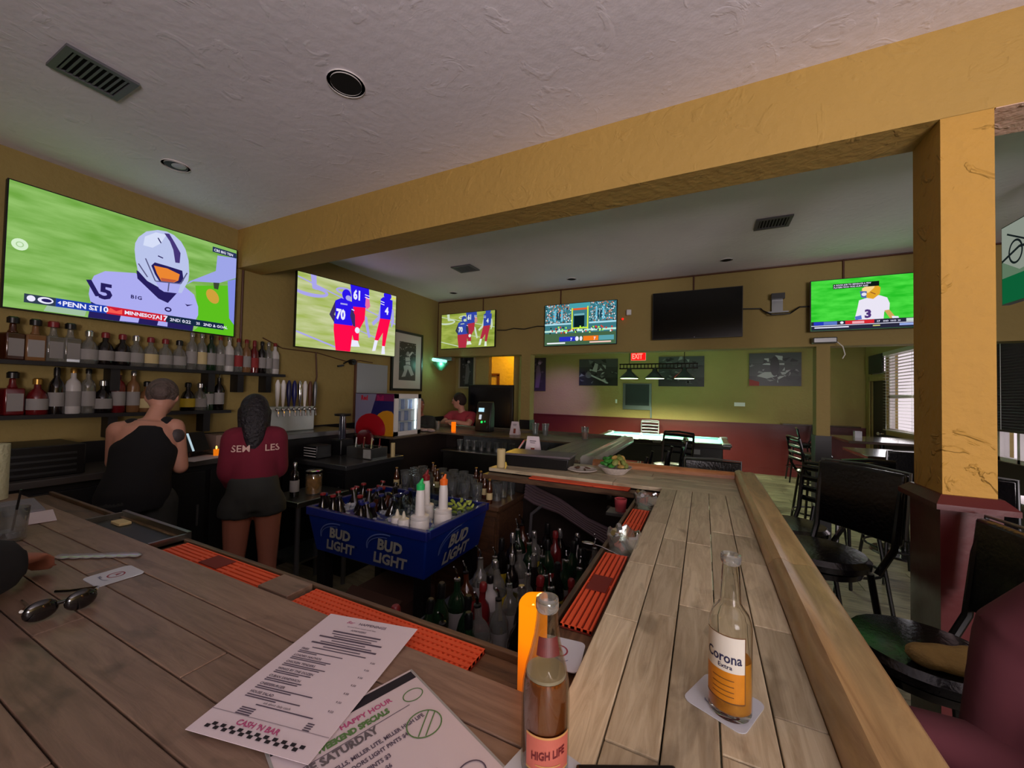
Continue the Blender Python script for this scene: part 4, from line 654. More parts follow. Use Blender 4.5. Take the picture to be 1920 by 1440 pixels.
# framed pictures
def picture(name, label, P, u, w, h, style, frame=.0, fm=None, matw=0, tint=(1, 1, 1), seed=1, n_depth=.02, boxed=None):
    """prints are plain grey tonal patches; style chooses their layout"""
    u = Vector(u); n = u.cross(Vector((0, 0, 1))); P = Vector(P); t = thing(name, label, 'picture', P+u*w/2+Vector((0, 0, h/2))); g = G(); rg = random.Random(seed)
    def bx(g, x0, x1, z0, z1, d0, d1):
        q = [P+u*x+Vector((0, 0, z))+n*d for d in (d0, d1) for x, z in ((x0, z0), (x1, z0), (x1, z1), (x0, z1))]; g.add(q, [(0, 3, 2, 1), (4, 5, 6, 7), (0, 1, 5, 4), (1, 2, 6, 5), (2, 3, 7, 6), (3, 0, 4, 7)])
    bx(g, 0, w, 0, h, -n_depth, 0); g.build('backing', mat('print_edge', (30, 30, 32), .6), t, smooth=False)
    if frame:
        g = G(); bx(g, -frame, 0, -frame, h+frame, -n_depth, .012); bx(g, w, w+frame, -frame, h+frame, -n_depth, .012); bx(g, 0, w, -frame, 0, -n_depth, .012); bx(g, 0, w, h, h+frame, -n_depth, .012); g.build('frame', fm, t, smooth=False, bevel=.003)
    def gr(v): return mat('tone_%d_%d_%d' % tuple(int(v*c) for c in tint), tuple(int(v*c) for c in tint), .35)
    F = Flat(P, u, (0, 0, 1), w, h); a, b, c, d = 0, 0, 16, 9
    if matw: F.rect(mat('mat_board', (196, 186, 178), .7), 0, 0, 16, 9); a, c = matw*16, 16-matw*16; b, d = matw*.75*9, 9-matw*.75*9
    W2, H2 = c-a, d-b; X = lambda q: a+q*W2; Y = lambda q: b+q*H2
    F.rect(gr(48), a, b, c, d)
    if style == 'catcher':      # baseball player crouching to throw
        F.rect(gr(70), a, b, c, Y(.25)); 
        for i in range(60): F.oval(gr(rg.choice([30, 90, 120, 150])), X(rg.random()), Y(rg.uniform(.45, 1)), W2*.04, H2*.012, i > 0, 8)
        F.poly(gr(190), [(X(.35), Y(.6)), (X(.62), Y(.62)), (X(.66), Y(.4)), (X(.4), Y(.35))]); F.poly(gr(175), [(X(.25), Y(.38)), (X(.66), Y(.42)), (X(.9), Y(.16)), (X(.72), Y(.12)), (X(.52), Y(.3)), (X(.38), Y(.1)), (X(.15), Y(.08)), (X(.3), Y(.25))]); F.oval(gr(160), X(.5), Y(.7), W2*.09, H2*.06); F.poly(gr(200), [(X(.6), Y(.62)), (X(.8), Y(.75)), (X(.75), Y(.78)), (X(.52), Y(.66))]); F.line(gr(30), (X(.3), Y(.48)), (X(.65), Y(.52)), .1); F.ring(gr(30), X(.5), Y(.22), W2*.4, H2*.2, .1, 0, PI)
    elif style == 'figure':
        for i in range(26): F.oval(gr(rg.choice([34, 60, 80, 100])), X(rg.uniform(.2, .8)), Y(rg.random()), W2*rg.uniform(.05, .12), H2*rg.uniform(.02, .06), i > 0, 10)
        F.poly(gr(95), [(X(.35), Y(.1)), (X(.6), Y(.1)), (X(.72), Y(.5)), (X(.6), Y(.8)), (X(.42), Y(.75)), (X(.4), Y(.45))]); F.oval(gr(150), X(.62), Y(.84), W2*.1, H2*.045)
    else:
        F.rect(gr(30), a, b, c, Y(.3)); F.rect(gr(62), a, Y(.7), c, d)
        for i in range(40):
            x, y = rg.uniform(.05, .95), rg.uniform(.08, .92); q = rg.choice([14, 20, 35, 60, 95, 130] if style != 'street' else [14, 24, 60, 110, 150, 165]); k = [(X(max(0, min(1, x+rg.uniform(-.1, .1)))), Y(max(0, min(1, y+rg.uniform(-.09, .09))))) for _ in range(4)]
            cx, cy = sum(p[0] for p in k)/4, sum(p[1] for p in k)/4; k.sort(key=lambda p: math.atan2(p[1]-cy, p[0]-cx)); F.poly(gr(q), k, i > 0 and i % 10 > 0)
        if style == 'street': F.poly(gr(150), [(X(.15), Y(.3)), (X(.3), Y(.42)), (X(.5), Y(.42)), (X(.55), Y(.3)), (X(.35), Y(.22))]); F.oval(gr(18), X(.5), Y(.6), W2*.09, H2*.3); F.poly(mat('red_patch', (150, 40, 36), .5), [(X(0), Y(0)), (X(.2), Y(0)), (X(.2), Y(.12)), (X(0), Y(.2))])
        if style == 'guitar': F.poly(gr(140), [(X(.35), Y(.55)), (X(.42), Y(.85)), (X(.5), Y(.8)), (X(.47), Y(.5))]); F.line(gr(150), (X(.3), Y(.4)), (X(.75), Y(.1)), .5); F.oval(gr(90), X(.25), Y(.4), W2*.08, H2*.12)
    F.build('print', t); return t
picture('framed_picture', 'framed baseball photograph with a wide pale mat, beside the second television', (-3.832, 4.06, 1.6), (0, 1, 0), .58, .78, 'catcher', .035, M_BLACK, .2)
picture('framed_picture', 'narrow framed photograph left of the orange doorway', (-3.75, 5.58, 1.66), (1, 0, 0), .27, .5, 'figure', .03, mat('pale_frame', (150, 140, 112), .6))
picture('wall_print', 'narrow print washed in purple light at the left of the far wall', (-4.2, 9.575, 1.64), (1, 0, 0), .45, .88, 'figure', tint=(1.15, .9, 1.1), seed=4)  # the purple light is also put into this print's tint
picture('wall_print', 'dark print of a guitarist left of the exit sign', (-2.84, 9.575, 1.8), (1, 0, 0), .96, .66, 'guitar', seed=5)
picture('wall_print', 'dark band print partly behind the pool lamp, right of the exit sign', (-.95, 9.575, 1.8), (1, 0, 0), .95, .68, 'band', seed=8)
picture('wall_print', 'print of an old street with a car, rightmost on the far wall', (.85, 9.575, 1.83), (1, 0, 0), .9, .68, 'street', seed=12)
t = thing('chalkboard', 'small grey-framed blackboard on the far wall below the pool lamp', 'blackboard', (-1.42, 9.58, 1.5)); G().box((-1.75, 9.57, 1.24), (-1.1, 9.598, 1.86)).build('frame', M_GUN, t, smooth=False, bevel=.004); G().box((-1.69, 9.562, 1.34), (-1.15, 9.572, 1.84)).build('slate', mat('slate', (26, 32, 34), .6, noise=(8, .4)), t, smooth=False); G().box((-1.12, 9.55, 1.06), (-1.09, 9.59, 1.3)).build('cue_hook', M_GUN, t, smooth=False)
tag(G().rbox((.68, 9.597, 1.43), (.2, .004, .08), 0).build('wall_patch', M_WPLAST, smooth=False), 'small white unpainted patch on the far wall', 'patch')
tag(G().box((-1.93, 9.59, 1.38), (-1.89, 9.6, 1.47)).build('light_switch', M_WPLAST, smooth=False), 'tiny white switch plate left of the blackboard', 'switch')

# ---------------------------------------------------------------- inside the bar: iced cooler, cabinet, well
def taper(g, x0, x1, y0, y1, z0, z1, ins): return g.prism([(x0+ins, y0+ins), (x1-ins, y0+ins), (x1-ins, y1-ins), (x0+ins, y1-ins)], z0, z1, [(x0, y0), (x1, y0), (x1, y1), (x0, y1)])
CX0, CX1, CY0, CY1, CZ = -1.96, -1.14, 1.45, 2.02, .91
M_BUD = mat('cooler_blue', (12, 42, 128), .3, coat=.3); M_BUDL = mat('silver_letters', (176, 178, 170), .35, .3)
t = thing('beer_cooler', 'blue bottle cooler on black legs with silver BUD LIGHT lettering, full of ice', 'cooler', (-1.55, 1.73, 0))
g = G(); taper(g, CX0, CX1, CY0, CY1, .67, .885, .035)
g.build('tub', M_BUD, t, bevel=.008)
g = G(); w = .022
for a, b in (((CX0-.006, CY0-.006, .87), (CX1+.006, CY0+w, CZ+.004)), ((CX0-.006, CY1-w, .87), (CX1+.006, CY1+.006, CZ+.004)), ((CX0-.006, CY0+w, .87), (CX0+w, CY1-w, CZ+.004)), ((CX1-w, CY0+w, .87), (CX1+.006, CY1-w, CZ+.004))): g.box(a, b)
g.build('rim', mat('rim_blue', (22, 34, 110), .25, coat=.4), t, bevel=.004)
for x in (CX0+.07, CX1-.07):
    for y in (CY0+.07, CY1-.07): G().box((x-.03, y-.03, 0), (x+.03, y+.03, .68)).build('leg', M_BLACK, t, smooth=False, bevel=.003)
G().box((CX0+.08, CY0+.08, .12), (CX1-.08, CY1-.08, .15)).build('lower_shelf', M_BLACK, t, smooth=False)
sl = math.atan2(.035, .215)
def bud(P, u, v, w): F = Flat(P, u, v, w, w*.58, 16, 10, .0006); F.ring(mat('swoosh', (96, 116, 180), .3), 8, 5, 7.6, 4.8, .35, PI*.45, PI*1.05); F.ring(mat('swoosh', (96, 116, 180), .3), 8, 4.6, 7.2, 4.2, .2, PI*.5, PI*1.0); F.text(M_BUDL, 'BUD', 4.2, 5.0, 4.4, .045, .25, sx=1.0); F.text(M_BUDL, 'LIGHT', 2.4, 1.0, 4.2, .04, .25, sx=1.0); return F
vv = (0, -math.sin(sl), math.cos(sl)); f0 = lambda x: Vector((x, CY0+.035-.0015-.008, .69))
bud(f0(-1.87), (1, 0, 0), vv, .30).build('lettering', t); bud(f0(-1.53), (1, 0, 0), vv, .31).build('lettering', t)
bud((CX1-.035+.0095, 1.55, .685), (0, 1, 0), (math.sin(sl), 0, math.cos(sl)), .33).build('lettering', t)
g = G().box((CX0+.02, CY0+.02, .86), (CX1-.02, CY1-.02, .872)); rg = random.Random(5)
for i in range(420):
    c = (rg.uniform(CX0+.05, CX1-.05), rg.uniform(CY0+.05, CY1-.05), .878+rg.uniform(0, .012)); g.rbox(c, (.022, .02, .016), rg.uniform(0, 3), rg.uniform(0, 1))
o = g.build('ice', mat('ice', (150, 156, 164), .15, coat=.4), t, smooth=False, bevel=0); o['kind'] = 'stuff'
# bottle necks standing in the ice: rows from the front
cols = [(B_DARK, C_BLK), (B_DARK, C_BLUE), (B_DARK, C_RED), (B_AMBER, C_BLK)]
for r in range(5):
    for c in range(6):
        x = -1.90+c*.072+rg.uniform(-.012, .012); y = 1.51+r*.088+rg.uniform(-.01, .01); b, cp = (B_DARK, C_RED) if (c < 2 and r > 1) else (B_DARK, C_BLUE) if c > 3 else cols[rg.randrange(4)]
        put(P_BEER, (x, y, .745), 'dark beer bottle in the blue cooler, %s row from the front, %s from left' % (ORD[r], ORD[c]), 'beer bottles in the blue cooler', glass_mats(b, L_W, cp), rx=rg.uniform(-.3, .3) if r else rg.uniform(-.04, .04), ry=rg.uniform(-.3, .3) if c else .02)
def pourer(label, x, y, cm, h=1):
    t = thing('juice_pourer', label, 'juice pourer', (x, y, .875)); G().lathe([(.04, 0), (.045, .005), (.045, .06*h), (.043, .066*h), (.045, .07*h), (.044, .082*h), (.024, .088*h), (.022, .18*h), (.0185, .21*h)], (x, y, .875), 20).build('jug', M_WPLAST, t); G().lathe([(.02, .208*h), (.021, .232*h), (.012, .24*h)], (x, y, .875), 14).cyl((x, y, .875+.235*h), (x+.008, y+.004, .875+.262*h), .012, .004, 8).build('spout_cap', cm, t); return t
pourer('white juice pourer with a green spout, nearest in the blue cooler', -1.235, 1.52, mat('spout_green', (40, 190, 100), .4)); pourer('white juice pourer with an orange spout, right in the blue cooler', -1.20, 1.66, mat('spout_orange', (240, 110, 30), .4)); pourer('white juice pourer with a dark red spout, behind the green one', -1.33, 1.68, C_RED, 1.02)
for i, (x, y, n) in enumerate(((-1.36, 1.50, 'left'), (-1.31, 1.49, 'right'))):
    t = thing('squeeze_bottle', 'squat white squeeze bottle with a pointed tip, %s of the pair in the blue cooler' % n, 'bottle', (x, y, .875)); G().lathe([(.028, 0), (.029, .055), (.026, .062)], (x, y, .875)).build('body', M_WPLAST, t); G().lathe([(.026, .062), (.012, .07), (.003, .10)], (x, y, .875)).build('nozzle', mat('cream_plastic', (206, 200, 180), .4), t)
for i, (x, y) in enumerate(((-1.45, 1.62), (-1.43, 1.75), (-1.43, 1.88))):
    t = thing('clear_jug', 'clear plastic jug in the blue cooler, %s from the front' % ORD[i], 'jug', (x, y, .88)); G().lathe([(.035, 0), (.045, .12), (.046, .125)], (x, y, .88), 18, False).build('jug', M_CLEAR, t); G().tube([(x+.045, y, .98), (x+.07, y, .97), (x+.07, y, .92), (x+.042, y, .905)], .005).build('handle', M_CLEAR, t)
t = thing('garnish_tray', 'clear tray of lime wedges at the right end of the blue cooler', 'tray', (-1.22, 1.86, .88)); G().lathe([(.08, 0), (.09, .05)], (-1.22, 1.86, .88), 24, False).build('dish', M_CLEAR, t)
for i in range(22):
    a = i*2.4; r = .012+.06*math.sqrt(i/22); G().prism([(-.018, 0), (.018, 0), (.012, .011), (0, .015), (-.012, .011)], 0, .011).build('lime_wedge', mat('lime', (160, 178, 70), .45, noise=(60, .4)), t, rel=False, smooth=False).location = (r*math.cos(a), r*math.sin(a), .012+.02*(i % 3))
for o in [c for c in t.children if c.name.startswith('lime')]: o.rotation_euler = (rg.uniform(0, 1), rg.uniform(0, 1), rg.uniform(0, 6))
t = thing('cardboard_box', 'dark brown cardboard box on the shelf under the blue cooler', 'box', (-1.6, 1.75, .15)); G().box((-1.80, 1.58, .152), (-1.42, 1.9, .42)).build('carton', mat('dark_card', (74, 48, 36), .8), t, smooth=False); G().rbox((-1.61, 1.575, .42), (.37, .12, .004), 0, .5).build('flap', mat('dark_card', (74, 48, 36), .8), t, smooth=False)
# old wooden cabinet with glassware
t = thing('wooden_cabinet', 'old dark wood cabinet behind the blue cooler, crowded with glasses', 'cabinet', (-1.45, 2.27, 0)); G().box((-1.95, 2.06, .02), (-1.10, 2.42, .86)).build('body', M_OLDW, t, smooth=False); G().box((-1.97, 2.04, .86), (-1.08, 2.425, .885)).build('top', M_OLDW, t, smooth=False, bevel=.003)
for i in range(2): d = G().box((-1.93+i*.42, 2.048, .08), (-1.53+i*.42, 2.06, .82)).build('door', M_OLDW, t, smooth=False, bevel=.002); G().ell((-1.56+i*.06+i*.0, 2.04, .5), (.01, .01, .01)).build('knob', M_GUN, d)
G().box((-1.10, 2.07, .05), (-1.088, 2.41, .84)).build('side_panel', M_OLDW, t, smooth=False)
P_GL = thing('glass_tumbler', 'x', 'glass'); G().lathe([(.026, 0), (.028, .002), (.036, .11), (.034, .11), (.026, .008)], n=14).build('bowl', clear('tumbler_glass', (222, 226, 226), .05, .35, .05), P_GL, rel=False); G().lathe([(.026, 0), (.027, .012)], n=14).build('foot', clear('thick_glass', (190, 200, 200), .05, .4, .25), P_GL, rel=False)
k = 0
for r in range(4):
    for c in range(9):
        x, y = -1.91+c*.093+rg.uniform(-.008, .008), 2.09+r*.092+rg.uniform(-.008, .008)
        if (r+c) % 4 == 0: put(P_BEER, (x, y, .886), 'brown bottle among the glasses on the wooden cabinet, row %d from front, %s from left' % (r+1, ORD[c]), 'bottles on the wooden cabinet', glass_mats(B_AMBER, L_CREAM, C_GOLD), sc=.62)
        else: dup(P_GL, (x, y, .886), rg.random(), 'clear tumbler on the wooden cabinet, %s row from the front, %s from left' % (ORD[r], ORD[c]), 'tumblers on the wooden cabinet')
# bottle well along the right bar
t = thing('bottle_well', 'grey steel ice well full of bottles under the right bar', 'ice well', (-.66, 1.4, 0)); x0, x1, y0, y1 = -.96, -.32, .74, 2.15
G().box((x0, y0, .15), (x1, y1, .528)).build('basin', mat('dull_steel', (70, 72, 78), .45, .7), t, smooth=False); g = G().box((x0-.02, y0, .52), (x0+.01, y1, .68)).box((x1-.01, y0, .52), (x1, y1, .72)).box((x0, y0-.01, .52), (x1, y0, .68)).box((x0, y1, .52), (x1, y1+.02, .70)); g.build('rim', M_STEEL, t, smooth=False)
for y in (1.1, 1.6): G().box((x0+.01, y-.004, .53), (x1-.01, y+.004, .67)).build('divider', M_STEEL, t, smooth=False)
for x in (x0+.04, x1-.04):
    for y in (y0+.04, y1-.04): G().cyl((x, y, 0), (x, y, .15), .02).build('leg', M_GUN, t)
g = G()
for i in range(500): g.rbox((rg.uniform(x0+.04, x1-.04), rg.uniform(y0+.04, 1.08), .54+rg.uniform(0, .05)), (.024, .022, .018), rg.uniform(0, 3), rg.uniform(0, 1))
o = g.build('ice', MATS['ice'], t, smooth=False); o['kind'] = 'stuff'
choices = [(P_WINE, B_GREEN, L_W, C_BLK), (P_WINE, B_DARK, L_W, C_SIL), (P_WINE, B_DARK, L_Y, C_BLK), (P_POUR, B_CLEAR, L_W, C_BLK), (P_POUR, B_AMBER, L_RED, C_BLK), (P_TALL, B_RED, L_RED, C_RED), (P_POUR, B_GREEN, L_W, C_SIL), (P_WINE, B_GREEN, L_RED, C_BLK), (P_TALL, B_CLEAR, L_Y, C_SIL), (P_POUR, B_CLEAR, L_W, C_SIL), (P_WINE, B_DARK, L_CREAM, C_BLK), (P_TALL, B_WHITE, L_W, C_BLK)]
for r in range(6):
    for c in range(13):
        x = -.905+r*.104+rg.uniform(-.01, .01); y = .83+c*.104+rg.uniform(-.012, .012)
        if c < 4 and r > 0 and rg.random() < .62: continue
        p, b, l, cp = choices[rg.randrange(len(choices))]
        put(p, (x, y, .53), '%s bottle in the steel well, %s row from the left, %s from the near end' % (DESC[id(b)], ORD[r], ORD[c]), 'bottles in the steel well', glass_mats(b, l, cp), rx=rg.uniform(-.1, .1), ry=rg.uniform(-.1, .1), sc=rg.uniform(.88, 1.04))
# hoses slung under the cross bar
M_HOSE = mat('mauve_hose', (98, 80, 88), .5)
t = thing('hose_bundle', 'grey mauve beer hoses slung under the cross bar', 'hoses', (-.6, 2.3, .8))
for i in range(6):
    d = i*.018; G().tube([(-1.06, 2.40-d*.3, .97-d), (-.98, 2.38-d*.2, .94-d), (-.8, 2.33, .90-d*.8), (-.62, 2.30, .82-d*.7), (-.45, 2.27, .78-d), (-.2, 2.24, .80-d), (-.09, 2.2, .84-d)], .013, 8).build('hose', M_HOSE, t)
G().tube([(-.82, 2.34, .86), (-.92, 2.35, .85), (-1.0, 2.35, .78), (-1.01, 2.35, .62), (-1.01, 2.36, .5)], .011, 8).build('hose', mat('grey_hose', (92, 90, 94), .5), t)
t = thing('power_outlets', 'pair of grey outlets on the dark panel under the cross bar', 'outlet', (-.45, 2.45, .9))
for i in range(2):
    for j in range(2): G().ell((-.52+i*.07, 2.455, .93-j*.07), (.02, .006, .02)).build('outlet', M_GUN, t)
t = thing('mop_bucket', 'pale plastic container low in the gap beside the bottle well', 'bucket', (-1.15, 1.2, 0)); G().lathe([(.1, 0), (.14, .3), (.145, .32)], (-1.2, 1.25, 0), 20, False).build('pail', mat('pale_bucket', (110, 112, 104), .5), t); G().tube([(-1.34, 1.25, .3), (-1.2, 1.25, .42), (-1.06, 1.25, .3)], .005, 6).build('handle', M_GUN, t)

# ---------------------------------------------------------------- people
def hand(g, w, d, n, side=1, curl=.5):
    """palm and five fingers at wrist w, pointing d, back of hand n"""
    w, d, n = Vector(w), Vector(d).normalized(), Vector(n); n = (n-d*n.dot(d)).normalized(); s = d.cross(n)*side
    g.tube([w-d*.01, w+d*.03, w+d*.06, w+d*.085], [(.024, .016), (.033, .015), (.038, .014), (.034, .012)], 10, side=tuple(s))
    for i, ln in enumerate((.068, .078, .074, .058)):
        b = w+d*.08+s*(.026-.0175*i); e1 = b+(d*math.cos(curl*.6)-n*math.sin(curl*.6))*ln*.5; e2 = e1+(d*math.cos(curl*1.5)-n*math.sin(curl*1.5))*ln*.5
        g.cap(b, e1, .0095, .009, 8); g.cap(e1, e2, .009, .0078, 8)
    b = w+d*.022+s*.022; e1 = b+(s*.8+d*.7-n*.25).normalized()*.038; e2 = e1+(s*.25+d*.9-n*.4).normalized()*.032; g.cap(b, e1, .012, .0105, 8); g.cap(e1, e2, .0105, .009, 8)
def human(label, J, side, skin, parts, hair, face, lookdown=0, base=None, vox=.009, legs=True, tors=None):
    """J: joints in room coordinates. side: unit vector towards the figure's right. face: direction the head looks"""
    V = {k: Vector(v) for k, v in J.items()}; side = Vector(side).normalized(); t = thing('person', label, 'person', base or (V['pelvis'].x, V['pelvis'].y, 0))
    T = [(V['pelvis']-Vector((0, 0, .08)), .165, .12), (V['pelvis'], .17, .125), (V['pelvis'].lerp(V['neck'], .3), .145, .11), (V['pelvis'].lerp(V['neck'], .6), .16, .115), (V['pelvis'].lerp(V['neck'], .85), .165, .10), (V['pelvis'].lerp(V['neck'], .97), .10, .07)]
    if tors: T = [(p, a*tors, b*tors) for p, a, b in T]
    def torso(g, k=0, lo=0, hi=6): g.tube([p for p, a, b in T[lo:hi]], [(a+k, b+k) for p, a, b in T[lo:hi]], 18, side=tuple(side))
    def limb(g, a, b, c, r, k=0, upto=2):
        g.cap(V[a], V[b], r[0]+k, r[1]+k)
        if upto > 1: g.cap(V[b], V[c], r[1]+k, r[2]+k)
    AR = (.052, .042, .028); LR = (.088, .058, .038)
    g = G(); torso(g)
    for q in 'lr':
        g.cap(V['sh_'+q], V['neck']-Vector((0, 0, .02)), .05, .045); limb(g, 'sh_'+q, 'el_'+q, 'wr_'+q, AR); f = V['wr_'+q]-V['el_'+q]; hand(g, V['wr_'+q], J.get('hd_'+q, f), (0, 0, 1), 1 if q == 'l' else -1, J.get('curl', .6))
        if legs:
            limb(g, 'hip_'+q, 'kn_'+q, 'an_'+q, LR); fw = Vector(J.get('toe', (0, 1, 0))).normalized(); g.cap(V['an_'+q]-fw*.03-Vector((0, 0, .03)), V['an_'+q]+fw*.13-Vector((0, 0, .045)), .035, .026)
    h = V['head']; fd = Vector(face).normalized(); sd = fd.cross(Vector((0, 0, 1))).normalized(); upv = sd.cross(fd); M = Matrix((sd, fd, upv)).transposed().to_4x4()
    g.cap(V['neck'], h-upv*.07-fd*.02, .05, .047); g.ell(h, (.074, .092, .108), 18, 12, M); g.ell(h-upv*.06+fd*.03, (.05, .058, .06), 12, 8, M); g.cap(h+fd*.088+upv*.0, h+fd*.104-upv*.03, .010, .014, 8)
    for q in (-1, 1): g.ell(h+sd*.076*q-fd*.01-upv*.01, (.01, .02, .03), 8, 6, M)
    g.build('body', skin, t, remesh=vox)
    for q in (-1, 1):
        c = h+sd*.031*q+fd*.082+upv*.012; G().ell(c, (.013, .008, .008), 8, 6, M).build('eye', mat('eye_white', (210, 200, 195), .3), t); G().ell(c+fd*.006, (.005, .004, .005), 6, 4, M).build('iris', mat('iris', (40, 26, 18), .3), t); G().cap(c+upv*.022-sd*.012, c+upv*.024+sd*.012, .004, .004, 6).build('eyebrow', hair[1], t)
    G().cap(h+fd*.083-upv*.055-sd*.016, h+fd*.083-upv*.055+sd*.016, .006, .006, 6).build('mouth', mat('lips', (150, 76, 72), .5), t)
    # hair
    g = G(); kind = hair[0]; g.ell(h-fd*.012+upv*.022, (.084, .094, .098), 18, 12, M)
    if kind == 'long':
        g.tube([h-fd*.05+upv*.02, h-fd*.09-upv*.06, h-fd*.10-upv*.17, h-fd*.085-upv*.29], [(.085, .06), (.08, .05), (.06, .035), (.03, .02)], 14, side=tuple(sd)); g.cap(h+sd*.07-fd*.02, h+sd*.07-fd*.05-upv*.16, .028, .02); g.cap(h-sd*.07-fd*.02, h-sd*.07-fd*.05-upv*.16, .028, .02)
    if kind == 'up': g.ell(h-fd*.09-upv*.0, (.05, .04, .05), 12, 8, M)
    if kind == 'short': g.ell(h-fd*.03+upv*.0, (.083, .085, .09), 14, 8, M)
    g.build('hair', hair[1], t, remesh=.01, it=3)
    for nm, m, kk, spec in parts:
        g = G()
        for s_ in spec:
            if s_[0] == 'torso': torso(g, kk, s_[1], s_[2])
            elif s_[0] == 'vest': g.tube([T[2][0], T[3][0], T[3][0].lerp(T[4][0], .55), T[4][0].lerp(T[5][0], .3)], [(T[2][1]+kk, T[2][2]+kk), (T[3][1]+kk, T[3][2]+kk), (.125, T[3][2]+kk), (.085, T[4][2]+kk)], 18, side=tuple(side))
            elif s_[0] == 'straps':
                for q in 'lr': g.cap(V['neck'].lerp(V['sh_'+q], .6)+Vector((0, 0, -.002)), V['neck'].lerp(V['sh_'+q], .5)-Vector((0, 0, .12)), .03+kk*2, .06+kk)
            elif s_[0] == 'sleeve':
                for q in s_[3] if len(s_) > 3 else 'lr':
                    g.cap(V['sh_'+q], V['neck']-Vector((0, 0, .035)), .052+kk, .042+kk)
                    e_ = V['el_'+q] if s_[1] >= 1 else V['sh_'+q].lerp(V['el_'+q], s_[1]); g.tube([V['sh_'+q], V['sh_'+q].lerp(e_, .5), e_], [.055+kk, .052+kk, .047+kk+s_[2]], 14)
                    if s_[1] > 1: g.ell(e_, (.047+kk,)*3); g.tube([e_, V['el_'+q].lerp(V['wr_'+q], .94)], [.046+kk, .034+kk+s_[2]], 14)
            elif s_[0] == 'leg':
                for q in 'lr':
                    e_ = V['hip_'+q].lerp(V['kn_'+q], min(s_[1], 1)); g.ell(V['hip_'+q], (.08+kk,)*3); g.tube([V['hip_'+q], e_], [.086+kk, (.075 if s_[1] < 1 else .066)+kk+s_[2]], 16)
                    if s_[1] > 1: g.ell(e_, (.066+kk,)*3); g.tube([V['kn_'+q], V['an_'+q]], [.066+kk, .05+kk], 14)
            elif s_[0] == 'shoe':
                fw = Vector(J.get('toe', (0, 1, 0))).normalized()
                for q in 'lr': g.tube([V['an_'+q]-fw*.06-Vector((0, 0, .045)), V['an_'+q]+fw*.05-Vector((0, 0, .045)), V['an_'+q]+fw*.16-Vector((0, 0, .052))], [(.042, .045), (.045, .042), (.038, .028)], 12, side=(0, 0, 1)); g.cap(V['an_'+q]-Vector((0, 0, .04)), V['an_'+q], .048, .045)
        g.build(nm, m, t, remesh=.012)
    return t
def pose(c, side, h, **k):
    """standing joints for height h at c (x, y), side = unit vector to the figure's right; k overrides as (right, forward, up) in metres"""
    s = Vector((side[0], side[1], 0)).normalized(); f = Vector((0, 0, 1)).cross(s); z = h/1.7
    d = dict(pelvis=(0, 0, .93), neck=(0, 0, 1.42), head=(0, .02, 1.585), sh_l=(-.175, 0, 1.375), sh_r=(.175, 0, 1.375), el_l=(-.21, .02, 1.09), el_r=(.21, .02, 1.09), wr_l=(-.2, .2, 1.0), wr_r=(.2, .2, 1.0), hip_l=(-.09, 0, .88), hip_r=(.09, 0, .88), kn_l=(-.1, .01, .48), kn_r=(.1, .01, .48), an_l=(-.1, -.02, .09), an_r=(.1, -.02, .09)); d.update(k)
    J = {n: Vector((c[0], c[1], 0))+s*(v[0]*z)+f*(v[1]*z)+Vector((0, 0, v[2]*z)) for n, v in d.items()}; J['toe'] = f; return J
M_TANK = mat('black_cloth', (14, 15, 20), .9, noise=(20, .2)); M_MAROON = mat('maroon_cloth', (104, 14, 38), .9, noise=(16, .15)); M_CHAR = mat('charcoal_cloth', (44, 46, 44), .9, noise=(20, .2)); M_PINKT = mat('rose_cloth', (166, 56, 70), .9, noise=(16, .1))
H_GREY = mat('grey_hair', (92, 78, 74), .8, noise=(30, .4), bump=(50, .8)); H_DARK = mat('dark_hair', (22, 17, 24), .55, noise=(30, .3), bump=(50, .8)); H_BRN = mat('brown_hair', (40, 24, 20), .8, noise=(30, .3), bump=(50, .8))
# bartender in the tank top: her back to us, leaning forward over the back bar
J = pose((-3.0, 1.11), (.36, .93), 1.68, pelvis=(-.02, -.02, .93), neck=(.05, .11, 1.36), head=(.09, .20, 1.51), sh_l=(-.105, .1, 1.31), sh_r=(.155, .08, 1.32), el_l=(-.12, .2, 1.10), el_r=(.19, .06, 1.06), wr_l=(-.06, .34, 1.06), wr_r=(.13, .28, 1.08))
human('bartender in a black tank top with a shoulder tattoo, back turned, leaning forward', J, (.36, .93, 0), M_SKIN, [('tank_top', M_TANK, .012, [('torso', 0, 4), ('vest',), ('straps',)]), ('trousers', M_CHAR, .01, [('torso', 0, 2), ('leg', 1.5, .0)]), ('shoes', M_BLACK, .002, [('shoe',)])], ('up', H_GREY), (-.80, .45, -.35), tors=.93)
s_ = J['sh_r'].lerp(J['el_r'], .22); g = G(); g.ell(s_+Vector((.03, -.01, 0)), (.032, .042, .05), 14, 8); o = g.build('tattoo', mat('tattoo_ink', (70, 62, 64), .6, noise=(40, .5)), bpy.data.objects['person']); o['label'] = 'grey shoulder tattoo'
